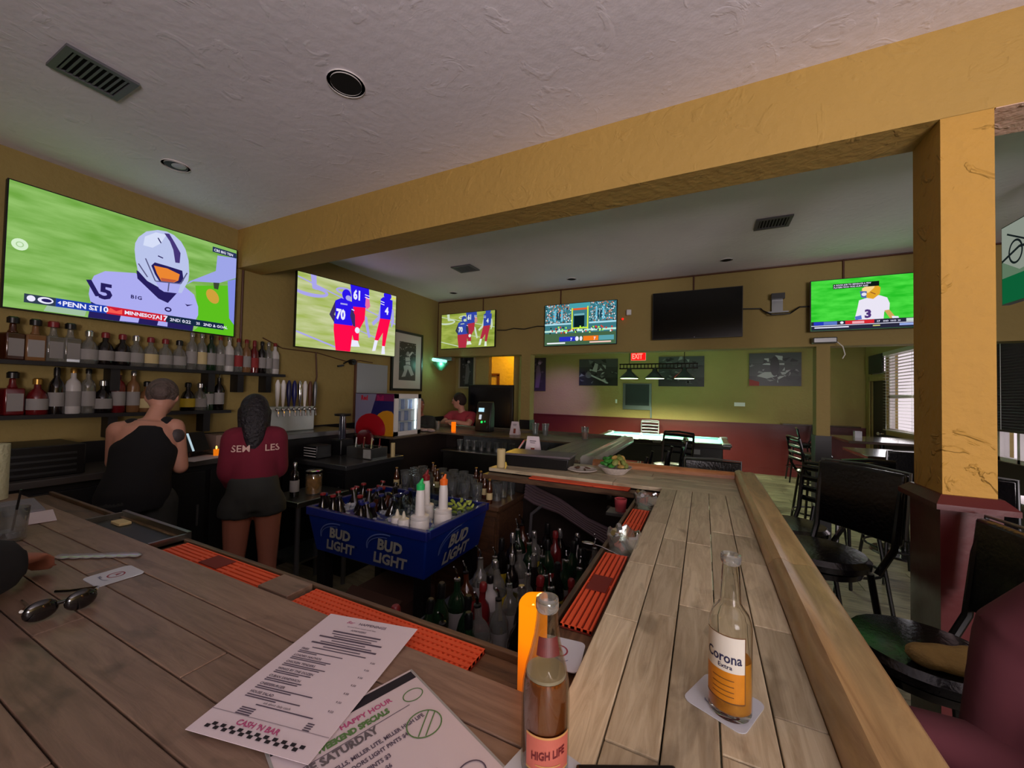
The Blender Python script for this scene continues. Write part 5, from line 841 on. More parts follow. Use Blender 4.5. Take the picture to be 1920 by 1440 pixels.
# bartender in maroon: her back to us
J = pose((-2.65, 1.565), (.5, .866), 1.56, neck=(0, .05, 1.40), head=(-.01, .08, 1.53), sh_l=(-.125, 0, 1.35), sh_r=(.125, 0, 1.35), el_l=(-.15, .05, 1.10), el_r=(.145, .07, 1.10), wr_l=(-.12, .2, .98), wr_r=(.1, .26, 1.12), an_l=(-.09, 0, .09), an_r=(.1, -.02, .09))
w2 = human('bartender in a maroon long-sleeved shirt and dark shorts with a long black ponytail', J, (.5, .866, 0), M_SKIN2, [('shirt', M_MAROON, .018, [('torso', 1, 6), ('sleeve', 1.5, .004)]), ('shorts', M_CHAR, .022, [('torso', 0, 3), ('leg', .2, .012)]), ('shoes', M_BLACK, .002, [('shoe',)])], ('long', H_DARK), (-.86, .5, -.12), tors=.80)
sv = Vector((.5, .866, 0)); bk = Vector((.866, -.5, 0)); zc = 1.155
for tx, off in (('SEM', -.13), ('LES', .05)):
    v, f = text_geo(tx, .06, .012, 0); g = G(); g.add([J['neck']*1+sv*(off+a)+bk*(.135-1.9*(off+a)**2)+Vector((0, 0, zc-J['neck'].z+b)) for a, b in v], f); g.build('lettering', mat('shirt_letters', (206, 170, 160), .7), w2, smooth=False)
# man seated beyond the far bar and a second guest half hidden by the display fridge
def seated(c, side, h=1.7, drop=.0, **k):
    d = dict(pelvis=(0, 0, .78), neck=(0, .08, 1.26), head=(0, .14, 1.42), sh_l=(-.18, .07, 1.21), sh_r=(.18, .07, 1.21), el_l=(-.24, .26, 1.10), el_r=(.24, .26, 1.10), wr_l=(-.08, .44, 1.12), wr_r=(.08, .44, 1.12), hip_l=(-.1, .02, .76), hip_r=(.1, .02, .76), kn_l=(-.12, .42, .74), kn_r=(.12, .42, .74), an_l=(-.12, .34, .36), an_r=(.12, .34, .36)); d.update(k); return pose(c, side, h, **d)
J = seated((-3.18, 4.86), (-1, 0), 1.68, head=(.03, .10, 1.46), neck=(.0, .06, 1.29), sh_l=(-.18, .05, 1.24), sh_r=(.18, .05, 1.24), kn_l=(-.12, .28, .62), kn_r=(.12, .28, .62), an_l=(-.12, .25, .25), an_r=(.12, .25, .25), el_l=(-.2, .2, 1.12), el_r=(.24, .2, 1.12), wr_l=(-.02, .28, 1.16), wr_r=(.06, .32, 1.14))
human('dark-haired man in a rose t-shirt leaning on the far bar behind the orange candle', J, (-1, 0, 0), M_SKIN, [('t_shirt', M_PINKT, .014, [('torso', 0, 6), ('sleeve', .6, .01)]), ('trousers', M_CHAR, .012, [('torso', 0, 2), ('leg', 1.5, 0)]), ('shoes', M_BLACK, .002, [('shoe',)])], ('short', H_BRN), (-.92, -.35, -.1), vox=.01)
J = seated((-3.54, 4.40), (-1, -.0), 1.64, kn_l=(-.12, .2, .6), kn_r=(.12, .2, .6), an_l=(-.12, .2, .25), an_r=(.12, .2, .25), el_l=(-.2, .1, 1.08), wr_l=(-.12, .3, 1.12), el_r=(.2, .1, 1.08), wr_r=(.12, .3, 1.12))
human('grey-haired guest in dark clothes half hidden behind the lit display fridge', J, (-1, 0, 0), M_SKIN2, [('jumper', M_CHAR, .014, [('torso', 0, 6), ('sleeve', 1.5, .0)]), ('trousers', M_TANK, .012, [('torso', 0, 2), ('leg', 1.5, 0)])], ('short', H_GREY), (.9, -.4, 0), vox=.01)
# neighbour at the far left edge: dark sleeve and hand on the bar
J = seated((-1.5, -.22), (1, 0), 1.75, el_r=(.24, .33, 1.15), wr_r=(.06, .50, 1.11), el_l=(-.3, .3, 1.12), wr_l=(-.1, .44, 1.10))
human('guest in black at the left edge, one hand resting on the bar', J, (1, 0, 0), M_SKIN2, [('jacket', M_TANK, .02, [('torso', 0, 6), ('sleeve', 1.5, .01)]), ('trousers', M_TANK, .012, [('torso', 0, 2), ('leg', 1.5, 0)]), ('shoes', M_BLACK, .002, [('shoe',)])], ('short', H_DARK), (0, 1, -.2))
# neighbour at the right edge in maroon
J = seated((.80, 1.08), (-.1, 1), 1.75, kn_l=(-.13, .36, .78), kn_r=(.13, .36, .78), an_l=(-.13, .3, .4), an_r=(.13, .3, .4), sh_l=(-.18, .0, 1.2), sh_r=(.18, .0, 1.2), neck=(0, 0, 1.26), head=(0, .03, 1.42), el_l=(-.24, -.02, .98), wr_l=(-.2, .16, .86), el_r=(.20, .16, 1.0), wr_r=(.12, .24, .72))
human('guest in maroon clothes seated at the right edge of the picture', J, (-.1, 1, 0), M_SKIN2, [('jumper', mat('deep_maroon', (84, 36, 44), .95, noise=(14, .15)), .02, [('torso', 0, 6), ('sleeve', 1.5, .01)]), ('trousers', mat('deep_maroon', (84, 36, 44)), .014, [('torso', 0, 2), ('leg', 1.5, 0)]), ('shoes', M_BLACK, .002, [('shoe',)])], ('short', H_BRN), (-1, .2, -.1))

# ---------------------------------------------------------------- pool table, stools, chairs, tables
t = thing('pool_table', 'black pool table with glowing mint green cloth beyond the cross bar', 'pool table', (-.7, 7.7, 0)); x0, x1, y0, y1 = -1.8, .38, 7.05, 8.35
M_FELT = mat('mint_felt', (104, 170, 158), .9, noise=(50, .05))
G().box((x0+.1, y0+.1, .76), (x1-.1, y1-.1, .785)).build('cloth', M_FELT, t, smooth=False)
for a, b in (((x0+.09, y0+.09, .785), (x1-.09, y0+.14, .815)), ((x0+.09, y1-.14, .785), (x1-.09, y1-.09, .815)), ((x0+.09, y0+.2, .785), (x0+.14, y1-.2, .815)), ((x1-.14, y0+.2, .785), (x1-.09, y1-.2, .815))): G().box(a, b).build('cushion', M_FELT, t, smooth=False, bevel=.006)
for a, b in (((x0, y0, .74), (x1, y0+.09, .82)), ((x0, y1-.09, .74), (x1, y1, .82)), ((x0, y0+.09, .74), (x0+.09, y1-.09, .82)), ((x1-.09, y0+.09, .74), (x1, y1-.09, .82))): G().box(a, b).build('rail', mat('table_rail', (36, 32, 30), .25, coat=.6), t, smooth=False, bevel=.008)
for x in (x0, (x0+x1)/2, x1):
    for y in (y0, y1): G().rbox((x+(.05 if x == x0 else -.05 if x == x1 else 0), y+(.05 if y == y0 else -.05), .80), (.14, .14, .06), 0).build('pocket_corner', M_GUN, t, bevel=.02)
G().box((x0+.1, y0+.1, .42), (x1-.1, y1-.1, .76)).build('body', M_BLACK, t, smooth=False, bevel=.01); G().box((x1-.55, y0+.095, .62), (x1-.43, y0+.1, .70)).build('plate', M_GUN, t, smooth=False); G().box((x0+1.0, y0+.09, .46), (x0+1.5, y0+.1, .72)).build('coin_door', M_CAB, t, smooth=False, bevel=.004)
for x in (x0+.2, x1-.2):
    for y in (y0+.2, y1-.2): G().box((x-.08, y-.08, 0), (x+.08, y+.08, .42)).build('leg', M_BLACK, t, smooth=False, bevel=.006)
tag(G().ell((-1.1, 8.0, .8135), (.0285,)*3).build('cue_ball', M_WPLAST), 'white cue ball near the far cushion of the pool table', 'ball')
def seat_proto(name, kind, h=.76, m=M_BMETAL, seatm=M_VINYL):
    """origin on the floor; front towards -x, back at +x"""
    t = thing(name, 'x', 'stool'); r = .19; k = dict(rel=False); top = h+.36
    G().lathe([(r*.8, h-.06), (r, h-.045), (r*1.02, h-.02), (r*.93, h), (r*.5, h+.006)], n=24).build('seat', seatm, t, **k); G().lathe([(r*.85, h-.085), (r*.88, h-.06)], n=20).build('seat_ring', m, t, **k)
    for sx, sy in ((-1, -1), (-1, 1), (1, -1), (1, 1)): G().tube([(sx*.13, sy*.13, h-.07), (sx*.2, sy*.2, .0)], .0135, 8).build('leg', m, t, **k)
    z = .28; q = .13+.07*(1-z/(h-.07)); G().tube([(q*math.cos(a), q*math.sin(a), z) for a in [PI/4+i*PI/12 for i in range(25)]] if 0 else [(1.3*q*math.cos(i*PI/12), 1.3*q*math.sin(i*PI/12), z) for i in range(25)], .010, 8).build('foot_ring', m, t, **k)
    for s in (-1, 1): G().tube([(.13, s*.16, h-.06), (.19, s*.18, h+.05), (.215, s*.185, top-.1), (.235, s*.18, top)], [.014, .014, .013, .012], 8).build('back_post', m, t, **k)
    if kind == 'ladder':
        for i in range(4):
            z = h+.12+i*.07; G().tube([(.215, -.18, z), (.235, 0, z+.004), (.215, .18, z)], [(.006, .018)]*3, 8, side=(1, 0, 0)).build('slat', m, t, **k)
        G().tube([(.235, -.18, top), (.25, 0, top+.012), (.235, .18, top)], .014, 8).build('top_rail', m, t, **k)
    elif kind == 'panel':
        g = G(); ys = [-.2, -.12, 0, .12, .2]; g.loft([[(.205+dx+.012*math.cos(y*7), y, h+.07), (.235+dx+.012*math.cos(y*7), y, h+.07), (.265+dx+.02*math.cos(y*7), y, top+.02), (.235+dx+.02*math.cos(y*7), y, top+.02)] for y in ys for dx in (-.02,)]); g.build('back_panel', seatm, t, bevel=.012, **k)
        G().tube([(.225, -.2, h+.1), (.25, -.2, top+.025), (.258, 0, top+.032), (.25, .2, top+.025), (.225, .2, h+.1)], .007, 8).build('edge_tube', M_GUN, t, **k)
    return t
S_LAD = seat_proto('bar_stool', 'ladder'); S_PAN = seat_proto('bar_stool', 'panel'); S_RND = seat_proto('round_stool', 'none', .74); C_LAD = seat_proto('ladder_chair', 'ladder', .62, M_GUN); 
def stool(p, x, y, rz, label, grp='bar stools', sc=1): o = dup(p, (x, y, 0), rz, label, grp, sc); o['category'] = 'chair' if 'chair' in p.name else 'stool'; return o
stool(S_PAN, .52, 2.47, .62, 'black stool with a shiny vinyl back panel beside the wooden rail', sc=1.07)
stool(S_LAD, .52, 3.1, .5, 'black ladder-back stool beyond the vinyl-backed one, beside the wooden rail')
stool(S_PAN, .64, 1.74, .05, 'black vinyl stool nearest the camera, in front of the pillar base', sc=1.02)
stool(S_LAD, -.40, 4.35, 0.1, 'ladder-back stool at the outer side of the pale rail, side on'); stool(S_LAD, -.36, 5.0, 1.2, 'dark ladder-back stool in front of the pool table', 'bar stools'); stool(S_PAN, .06, 3.12, PI/2, 'black panel-back stool facing the cross bar', 'bar stools', .95)
stool(S_RND, -.62, 3.3, 0, 'backless stool with a glossy seat just past the salad basket'); stool(S_RND, -.5, 3.75, 0, 'backless stool with a glossy seat beside the pale rail')
stool(S_RND, 1.65, 9.1, 0, 'round-topped stool against the dark red wall, right of the pool table', 'room stools'); stool(C_LAD, -1.1, 9.15, PI/2, 'grey metal ladder-back chair behind the pool table', 'room chairs', 1.02)
stool(S_PAN, 1.55, 4.66, -1.4, 'black panel-back stool at the nearer high table, seen from behind', 'room stools'); stool(S_LAD, 1.16, 5.55, 3.3, 'black ladder-back stool at the left of the nearer high table', 'room stools'); stool(S_LAD, 1.5, 7.2, 3.0, 'black ladder-back stool at the farther high table', 'room stools')
stool(S_PAN, 1.52, 3.45, -2.2, 'black panel-back stool right of the pillar, by the small table', 'room stools'); stool(S_LAD, .98, 3.9, -1.2, 'black ladder-back stool on the open floor behind the stools at the rail', 'room stools')
def high_table(label, x, y, w, h=1.02):
    t = thing('high_table', label, 'table', (x, y, 0)); G().box((x-w/2, y-w/2, h-.035), (x+w/2, y+w/2, h)).build('table_top', mat('glossy_table_top', (60, 44, 34), .16, coat=.8, noise=(6, .2)), t, bevel=.006); G().cyl((x, y, .03), (x, y, h-.035), .035, n=14).build('column', M_BMETAL, t); G().lathe([(.27, 0), (.26, .02), (.05, .045)], (x, y, 0), 24).build('base', M_BMETAL, t)
high_table('dark glossy high table in front of the window blind, nearer one', 1.85, 5.4, .8); high_table('dark glossy high table below the window blind, farther one', 2.2, 7.1, .95, 1.03); high_table('high table right of the pillar below the big blind', 1.95, 3.2, .7, 1.0)
tag(G().box((1.4, 9.3, 1.05), (2.6, 9.57, 1.08)).build('drink_ledge', mat('glossy_table_top', (60, 44, 34)), bevel=.003), 'drinks ledge on the far wall left of the door', 'ledge')
t = thing('napkin_holder', 'small clear napkin holder on the farther high table', 'holder', (2.0, 7.3, 1.03)); G().box((1.96, 7.26, 1.03), (2.04, 7.28, 1.12)).box((1.96, 7.33, 1.03), (2.04, 7.35, 1.12)).box((1.96, 7.28, 1.03), (2.04, 7.33, 1.035)).build('holder', M_GUN, t, smooth=False); G().box((1.965, 7.285, 1.036), (2.035, 7.325, 1.11)).build('napkins', M_PAPER, t, smooth=False)
o = G().ell((0, 0, .03), (.09, .06, .032)).ell((.05, .02, .035), (.045, .045, .035)).ell((-.06, -.01, .03), (.05, .05, .03)).build('cloth_cap', mat('tan_cloth', (150, 124, 72), .9, noise=(16, .3), bump=(24, 1)), None, remesh=.01); o.location = (.66, 1.62, .775); tag(o, 'crumpled tan cap on the seat of the nearest vinyl stool', 'cap')

# ---------------------------------------------------------------- on the far and cross bars
def tentcard(label, x, y, rz, s=1):
    t = thing('tent_card', label, 'card', (x, y, BT)); w, w2, h, d = .1*s, .075*s, .13*s, .03*s; u = Vector((math.cos(rz), math.sin(rz), 0)); n = Vector((math.sin(rz), -math.cos(rz), 0)); c = Vector((x, y, BT+.001))
    for q, nm in ((1, 'front_panel'), (-1, 'back_panel')):
        a = [c-u*w/2+n*d*q, c+u*w/2+n*d*q, c+u*w2/2+Vector((0, 0, h)), c-u*w2/2+Vector((0, 0, h))]; b = [p-n*.002*q for p in a]; g = G().loft([a, b]); g.build(nm, M_PAPER, t, smooth=False)
    F = Flat(a[0], u, (0, 0, 1), w, h); v = (Vector((0, 0, h))-n*d).normalized(); F = Flat(c-u*w/2+n*(d+.0006), u, v, w, h, 10, 13); F.rect(mat('glass_print', (140, 60, 40), .6), 4, 1.5, 6.4, 6.5); F.rect(M_WPLAST, 4, 6.3, 6.4, 7.2); F.rect(M_INK, 3, 10.2, 7, 10.6); F.rect(M_INK, 3.4, 9.2, 6.6, 9.5); F.build('print', t)
tentcard('white tent card with a brown drink print behind the black tray', -1.18, 2.78, .15, 1.25); tentcard('white tent card on the far bar right of the post', -2.02, 4.2, .1, 1.2)
t = thing('serving_tray', 'long black serving tray with a grey lid on the cross bar', 'tray', (-.98, 2.48, BT)); c = [(-1.21, 2.36), (-.77, 2.40), (-.79, 2.62), (-1.23, 2.58)]; g = G().prism([(x*.94-.06, y*.94+.15) for x, y in c], BT+.001, BT+.075, c); g.build('tray', M_BLACK, t, bevel=.006); G().prism([(x*1.03+.03, y*1.03-.075) for x, y in c], BT+.075, BT+.09).build('lid', mat('grey_lid', (96, 88, 92), .4), t, bevel=.004)
def pillar_candle(label, x, y, r, h, m, z=BT, holder=False):
    t = thing('candle', label, 'candle', (x, y, z)); G().lathe([(r*.97, 0), (r, h*.97), (r*.9, h), (r*.3, h-.008)], (x, y, z), 20).build('wax', m, t); G().cyl((x, y, z+h-.008), (x, y, z+h+.012), .0015, n=5).build('wick', C_BLK, t)
    return t
pillar_candle('unlit cream pillar candle at the left end of the cross bar', -1.21, 2.31, .028, .12, L_CREAM)
pillar_candle('glowing orange candle on the far bar in front of the man in rose', -2.80, 4.05, .028, .12, emi((255, 110, 10), 1.3))
point('far_candle_light', (-2.80, 3.98, 1.3), .6, (1, .5, .12), .03)
t = thing('salad_basket', 'white paper-lined basket with salad on the cross bar', 'basket', (-.50, 2.50, BT)); g = G(); g.lathe([(.06, 0), (.09, .03), (.105, .045), (.10, .045), (.085, .03), (.055, .006)], (-.50, 2.50, BT+.001), 26, False); g.lathe([(.06, 0), (.05, .004)], (-.5, 2.5, BT+.001), 20).build('basket', mat('speckled_paper', (206, 196, 188), .7, noise=(90, .35)), t)
for i in range(26):
    a = i*2.4; r = .016+.055*math.sqrt(i/26); m = [mat('lettuce', (52, 130, 44), .6, noise=(40, .3)), mat('crouton', (170, 140, 70), .7, noise=(40, .3)), mat('avocado', (120, 130, 60), .6)][0 if r*math.cos(a) < .0 else 1+i % 2]; o = G().ell((0, 0, 0), (.026, .019, .012), 8, 5).build('leaf' if m.name == 'lettuce' else 'crouton', m, t, rel=False); o.location = (r*math.cos(a), r*math.sin(a), .045+.016*(i % 3)+.03*(1-i/26)); o.rotation_euler = (rg.uniform(-.8, .8), rg.uniform(-.8, .8), rg.random()*6)
t = thing('plate', 'white plate with scraps left of the salad basket', 'plate', (-.70, 2.46, BT)); G().lathe([(.05, 0), (.07, .004), (.095, .012), (.093, .015), (.06, .008), (.01, .007)], (-.70, 2.46, BT+.001), 26).build('plate', mat('speckled_paper', (206, 196, 188)), t)
for i in range(5): o = G().ell((0, 0, 0), (.03, .006, .005), 8, 4).build('scrap', mat('brown_scrap', (96, 62, 44), .7), t, rel=False); o.location = (rg.uniform(-.04, .04), rg.uniform(-.04, .04), .014+.003*i); o.rotation_euler.z = rg.random()*3
def pint(label, x, y, drink=None, sc=1, z=BT):
    t = thing('pint_glass', label, 'glass', (x, y, z)); G().lathe([(.029*sc, 0), (.031*sc, .006), (.042*sc, .14*sc), (.040*sc, .14*sc), (.028*sc, .01)], (x, y, z+.001), 18).build('glass', clear('pint_clear', (225, 230, 230), .03, .3, .06), t)
    if drink: G().lathe([(.027*sc, .009), (.034*sc, .08*sc), (.005, .081*sc)], (x, y, z+.001), 16).build('drink', drink, t)
pint('empty pint glass on the far bar, left of the pair', -1.80, 4.3); pint('empty pint glass on the far bar, right of the pair', -1.68, 4.32); pint('glass of orange drink on the far bar corner', -1.17, 4.2, mat('orange_drink', (220, 120, 50), .3)); pint('small glass beside the napkins on the far bar', -3.08, 4.1, None, .8)
t = thing('napkins', 'crumpled pale napkins on the far bar beside the display fridge', 'napkins', (-3.1, 3.85, BT)); g = G(); 
for i in range(5): g.ell((-3.2+i*.06, 3.82+.03*(i % 2), BT+.022), (.05, .04, .02))
g.build('napkin', mat('napkin_pink', (180, 160, 160), .9, bump=(30, 1)), t, remesh=.01)
t = thing('game_kiosk', 'black countertop kiosk with a pale screen and green buttons on the far bar', 'kiosk', (-2.55, 4.3, BT)); g = G().prism([(0, 0), (.17, 0), (.17, .14), (.1, .36), (.04, .38), (0, .3)], 0, .2)
g.v = [(-2.62+.0+z*1.1, 4.38-x*.7, BT+.001+y) for x, y, z in g.v]; g.f = [f[::-1] for f in g.f]; g.build('case', M_BLACK, t, bevel=.01); nrm = Vector((0, -.95, .3)).normalized(); vv = Vector((0, .3, .95)).normalized()
for (dx, dy, w, h, m, nm) in ((.04, .25, .08, .05, emi((180, 225, 245), 1.2), 'screen'), (.06, .155, .035, .06, emi((225, 230, 240), .8), 'card_slot'), (.09, .11, .026, .026, emi((40, 230, 90), 1.6), 'green_button'), (.14, .12, .02, .02, emi((30, 190, 90), 1.0), 'green_button')):
    yy = 4.38-.7*(.17 if dy < .14 else .17-(dy-.14)*.32)-.006; F = Flat((-2.62+dx, yy-.004, BT+dy), (1, 0, 0), (0, .22, .97), w, h); F.rect(m, 0, 0, 16, 9); F.build(nm, t)
t = thing('black_monitor', 'large black monitor standing beyond the far bar in front of the orange doorway', 'monitor', (-2.8, 4.98, 0)); G().box((-3.16, 4.93, .95), (-2.42, 4.985, 1.68)).build('screen_body', M_BLACK, t, bevel=.006); G().box((-3.12, 4.925, 1.0), (-2.46, 4.93, 1.64)).build('screen', mat('dark_glass', (12, 12, 18), .25), t, smooth=False); G().cyl((-2.79, 4.96, .02), (-2.79, 4.96, .95), .03).build('stand_pole', M_BLACK, t); G().box((-3.0, 4.8, 0), (-2.6, 5.04, .02)).build('foot', M_BLACK, t, smooth=False)
t = thing('bar_faucet', 'brushed faucet bending over the sink at the far inner bar corner', 'faucet', (-1.33, 3.2, 1.0)); G().tube([(-1.28, 3.1, .9), (-1.28, 3.1, 1.12), (-1.30, 3.08, 1.18), (-1.36, 3.02, 1.16), (-1.40, 2.98, 1.08)], .012, 8).build('spout', M_CHROME, t)
t = thing('bar_sink', 'steel sink and glass rack below the far bar', 'sink', (-2.0, 3.98, 0)); G().box((-2.75, 3.78, .55), (-1.3, 4.15, .86)).build('basin', M_STEEL, t, smooth=False); G().box((-2.78, 3.76, .86), (-1.28, 4.155, .885)).build('rim', M_STEEL, t, bevel=.004)
for x in (-2.7, -1.35): G().cyl((x, 3.85, 0), (x, 3.85, .55), .02).build('leg', M_GUN, t)
G().box((-2.7, 4.13, .89), (-1.35, 4.15, 1.03)).build('splash_panel', mat('cloudy_steel', (120, 126, 128), .5, .5, noise=(18, .5)), t, smooth=False)
for i in range(12): dup(P_GL, (-2.62+i*.1, 3.93, .886), 0, 'upturned tumbler on the far sink, %s from the left' % ORD[i], 'tumblers on the far sink')

# ---------------------------------------------------------------- on the near bar
M_GLASS = bpy.data.materials.new('bottle_glass'); M_GLASS.use_nodes = True; b_ = M_GLASS.node_tree.nodes['Principled BSDF']; b_.inputs['Transmission Weight'].default_value = 1; b_.inputs['Roughness'].default_value = .02; b_.inputs['IOR'].default_value = 1.2; b_.inputs['Base Color'].default_value = (.95, .96, .93, 1)
M_BEER = clear('beer_liquid', (232, 164, 52), .03, .12, .42); M_BEER2 = mat('amber_liquid', (128, 66, 8), .25, coat=.2)
def wrap(g, prof, a0, a1, n=24, dr=.0007):
    """a label strip round a bottle between two angles; prof [(r, z)]"""
    for (r0, z0), (r1, z1) in zip(prof, prof[1:]):
        for i in range(n):
            p, q = a0+(a1-a0)*i/n, a0+(a1-a0)*(i+1)/n
            g.add([((r+dr)*math.cos(a), (r+dr)*math.sin(a), z) for r, z, a in ((r0, z0, p), (r0, z0, q), (r1, z1, q), (r1, z1, p))], [(0, 1, 2, 3)])
    return g
def wrap_text(g, s, size, r, z, mid, bold=.02, shear=0, sx=1, rfun=None, slope=0):
    v, f = text_geo(s, size, bold, shear, 'CENTER'); return g.add([((r+.0013)*math.cos(mid+x*sx/r), (r+.0013)*math.sin(mid+x*sx/r), z+y+slope*x) for x, y in v], f)
def facing(x, y): return math.atan2(-y, -x)      # angle from the bottle to the camera
# clear long-neck with a white and gold label (Corona)
t = thing('beer_bottle', 'clear beer bottle with a white and gold Corona label, on the right bar', 'beer', (.04, .715, BT+.002)); k = dict(rel=False)
pr = [(.028, .0), (.0305, .006), (.0305, .132), (.0295, .14), (.0255, .152), (.0185, .161), (.0150, .168), (.0125, .228), (.0138, .230), (.0138, .239), (.0112, .240), (.0105, .23), (.0132, .168), (.0170, .160), (.024, .151), (.028, .14), (.0288, .13), (.0288, .01), (.02, .006)]
G().lathe(pr, n=32).build('glass', M_GLASS, t, **k); G().lathe([(.0125, .226), (.0145, .229), (.0148, .235), (.0142, .241), (.0112, .242), (.0105, .236)], n=28).build('lip', clear('lip_glass', (230, 232, 228), .04, .35, .12), t, **k); G().lathe([(.02, .0072), (.0284, .011), (.0284, .085), (.001, .0855)], n=28).build('beer', M_BEER, t, **k)
a = facing(.04, .715)-.32; wrap(G(), [(.0305, .03), (.0305, .074)], a-1.0, a+1.0).build('gold_label', mat('label_gold', (196, 124, 24), .4, .2, noise=(60, .2)), t, smooth=True, **k); wrap(G(), [(.0305, .074), (.0305, .127)], a-1.0, a+1.0).build('white_label', mat('label_bright', (196, 192, 180), .6), t, **k)
g = G(); wrap_text(g, 'Corona', .021, .0305, .088, a, .015, 0, .78); wrap_text(g, 'Extra', .009, .0305, .079, a+.1, .01); g.build('lettering', mat('navy_ink', (22, 26, 66), .6), t, smooth=False, **k)
g = G(); wrap(g, [(.0305, .0285), (.0305, .0305)], a-1.0, a+1.0, dr=.0009); wrap(g, [(.0305, .1265), (.0305, .128)], a-1.0, a+1.0, dr=.0009); wrap(g, [(.0305, .0285), (.0305, .128)], a+.99, a+1.03, 2, .0009)
for z in (.062, .053, .045, .038): wrap(g, [(.0305, z), (.0305, z+.0012)], a-.5, a+.5, 8, .0011)
g.build('label_edge', mat('brown_ink', (92, 56, 16), .6), t, smooth=False, **k)
# clear bottle with amber beer and a red label (High Life)
t = thing('beer_bottle', 'clear bottle of amber beer with a red High Life label, nearest the camera', 'beer', (-.184, .492, BT+.002))
pr = [(.028, .0), (.031, .006), (.0315, .09), (.0305, .11), (.027, .13), (.0215, .15), (.0170, .17), (.0145, .19), (.0135, .204), (.0150, .206), (.0150, .217), (.0135, .219), (.0115, .219), (.0118, .204), (.0128, .19), (.0153, .17), (.0198, .15), (.0253, .13), (.0288, .11), (.0297, .09), (.0293, .012), (.02, .008)]
G().lathe(pr, n=32).build('glass', clear('thin_bottle_glass', (236, 236, 230), .03, .13, .0), t, **k); G().lathe([(.02, .0092), (.0290, .013), (.0294, .09), (.0284, .110), (.0268, .122), (.001, .1225)], n=28).build('beer', M_BEER2, t, **k)
G().lathe([(.0135, .203), (.0152, .206), (.0154, .213), (.0145, .219), (.0115, .22), (.011, .212)], n=28).build('lip', MATS['lip_glass'], t, **k); G().lathe([(.0265, .1225), (.0258, .126), (.02, .1265)], n=24).build('foam', clear('foam', (235, 225, 205), .4, .1, .5), t, **k)
a = facing(-.182, .505)+.16; wrap(G(), [(.0312, .02), (.0315, .064)], a-.95, a+.95).build('front_label', mat('label_rose', (176, 92, 76), .55, noise=(50, .15)), t, **k)
g = G(); wrap_text(g, 'HIGH LIFE', .0135, .0315, .038, a, .03, 0, .72, slope=.12); g.build('lettering', mat('deep_red_ink', (96, 16, 20), .6), t, smooth=False, **k)
g = G(); wrap(g, [(.0312, .02), (.0312, .0225)], a-.95, a+.95, dr=.001); wrap(g, [(.0315, .0615), (.0315, .064)], a-.95, a+.95, dr=.001); wrap(g, [(.0313, .028), (.0313, .0295)], a-.5, a+.5, 8, .0012); g.v += []; g.build('label_edge', mat('gold_ink', (186, 140, 80), .5), t, smooth=False, **k)
wrap(G(), [(.0205, .154), (.0160, .176)], a-.8, a+.8, 14).build('neck_label', mat('neck_red', (92, 34, 30), .5, noise=(90, .5)), t, **k)
def coaster(label, pts, mk=True, z=BT, rz=0, text=None):
    c = Vector((sum(p[0] for p in pts)/4, sum(p[1] for p in pts)/4)); u = Vector((pts[1][0]-pts[0][0], pts[1][1]-pts[0][1])).normalized(); w = .092
    t = thing('coaster', label, 'coaster', (c.x, c.y, z)); q = []; ang = math.atan2(u.y, u.x)
    for i in range(4):
        for j in range(5): a = i*PI/2+j*PI/8; cx, cy = [(1, 1), (-1, 1), (-1, -1), (1, -1)][i]; q.append((cx*(w/2-.012)+.012*math.cos(a), cy*(w/2-.012)+.012*math.sin(a)))
    q = [(c.x+x*math.cos(ang)-y*math.sin(ang), c.y+x*math.sin(ang)+y*math.cos(ang)) for x, y in q]
    G().prism(q, z+.0002, z+.0018).build('card', mat('coaster_card', (190, 194, 202), .75, noise=(20, .05)), t, smooth=False)
    F = Flat((c.x-u.x*w/2+u.y*w/2, c.y-u.y*w/2-u.x*w/2, z+.0018), (u.x, u.y, 0), (-u.y, u.x, 0), w, w, 10, 10, .00025)
    m = mat('faded_red_print', (150, 64, 76), .7); F.ring(m, 5, 5.4, 1.9, 1.9, .35); F.poly(m, [(4.2, 5), (5, 6.6), (5.8, 5), (5, 5.5)]); F.ring(mat('faded_blue_print', (120, 124, 150), .7), 5, 3, 2.4, .9, .2, PI, 2*PI); F.text(mat('faded_blue_print', (120, 124, 150)), text or '~~~~', 2.8, 2.2, .9, .01); F.build('print', t); return t
coaster('white coaster under the clear gold-labelled bottle', [(-.03, .71), (.06, .67), (.10, .75), (.0, .79)])
coaster('white coaster under the amber beer bottle', [(-.24, .45), (-.16, .43), (-.12, .51), (-.2, .53)])
coaster('white coaster in the corner of the trough behind the amber bottle', [(-.29, .70), (-.21, .71), (-.22, .80), (-.30, .79)], z=1.0565) if False else coaster('white coaster in the corner of the trough behind the amber bottle', [(-.29, .69), (-.205, .70), (-.21, .78), (-.295, .775)], z=1.0572)
coaster('bluish paper coaster beside the sunglasses on the front bar', [(-1.40, .41), (-1.31, .41), (-1.31, .51), (-1.40, .51)], text='BAR')
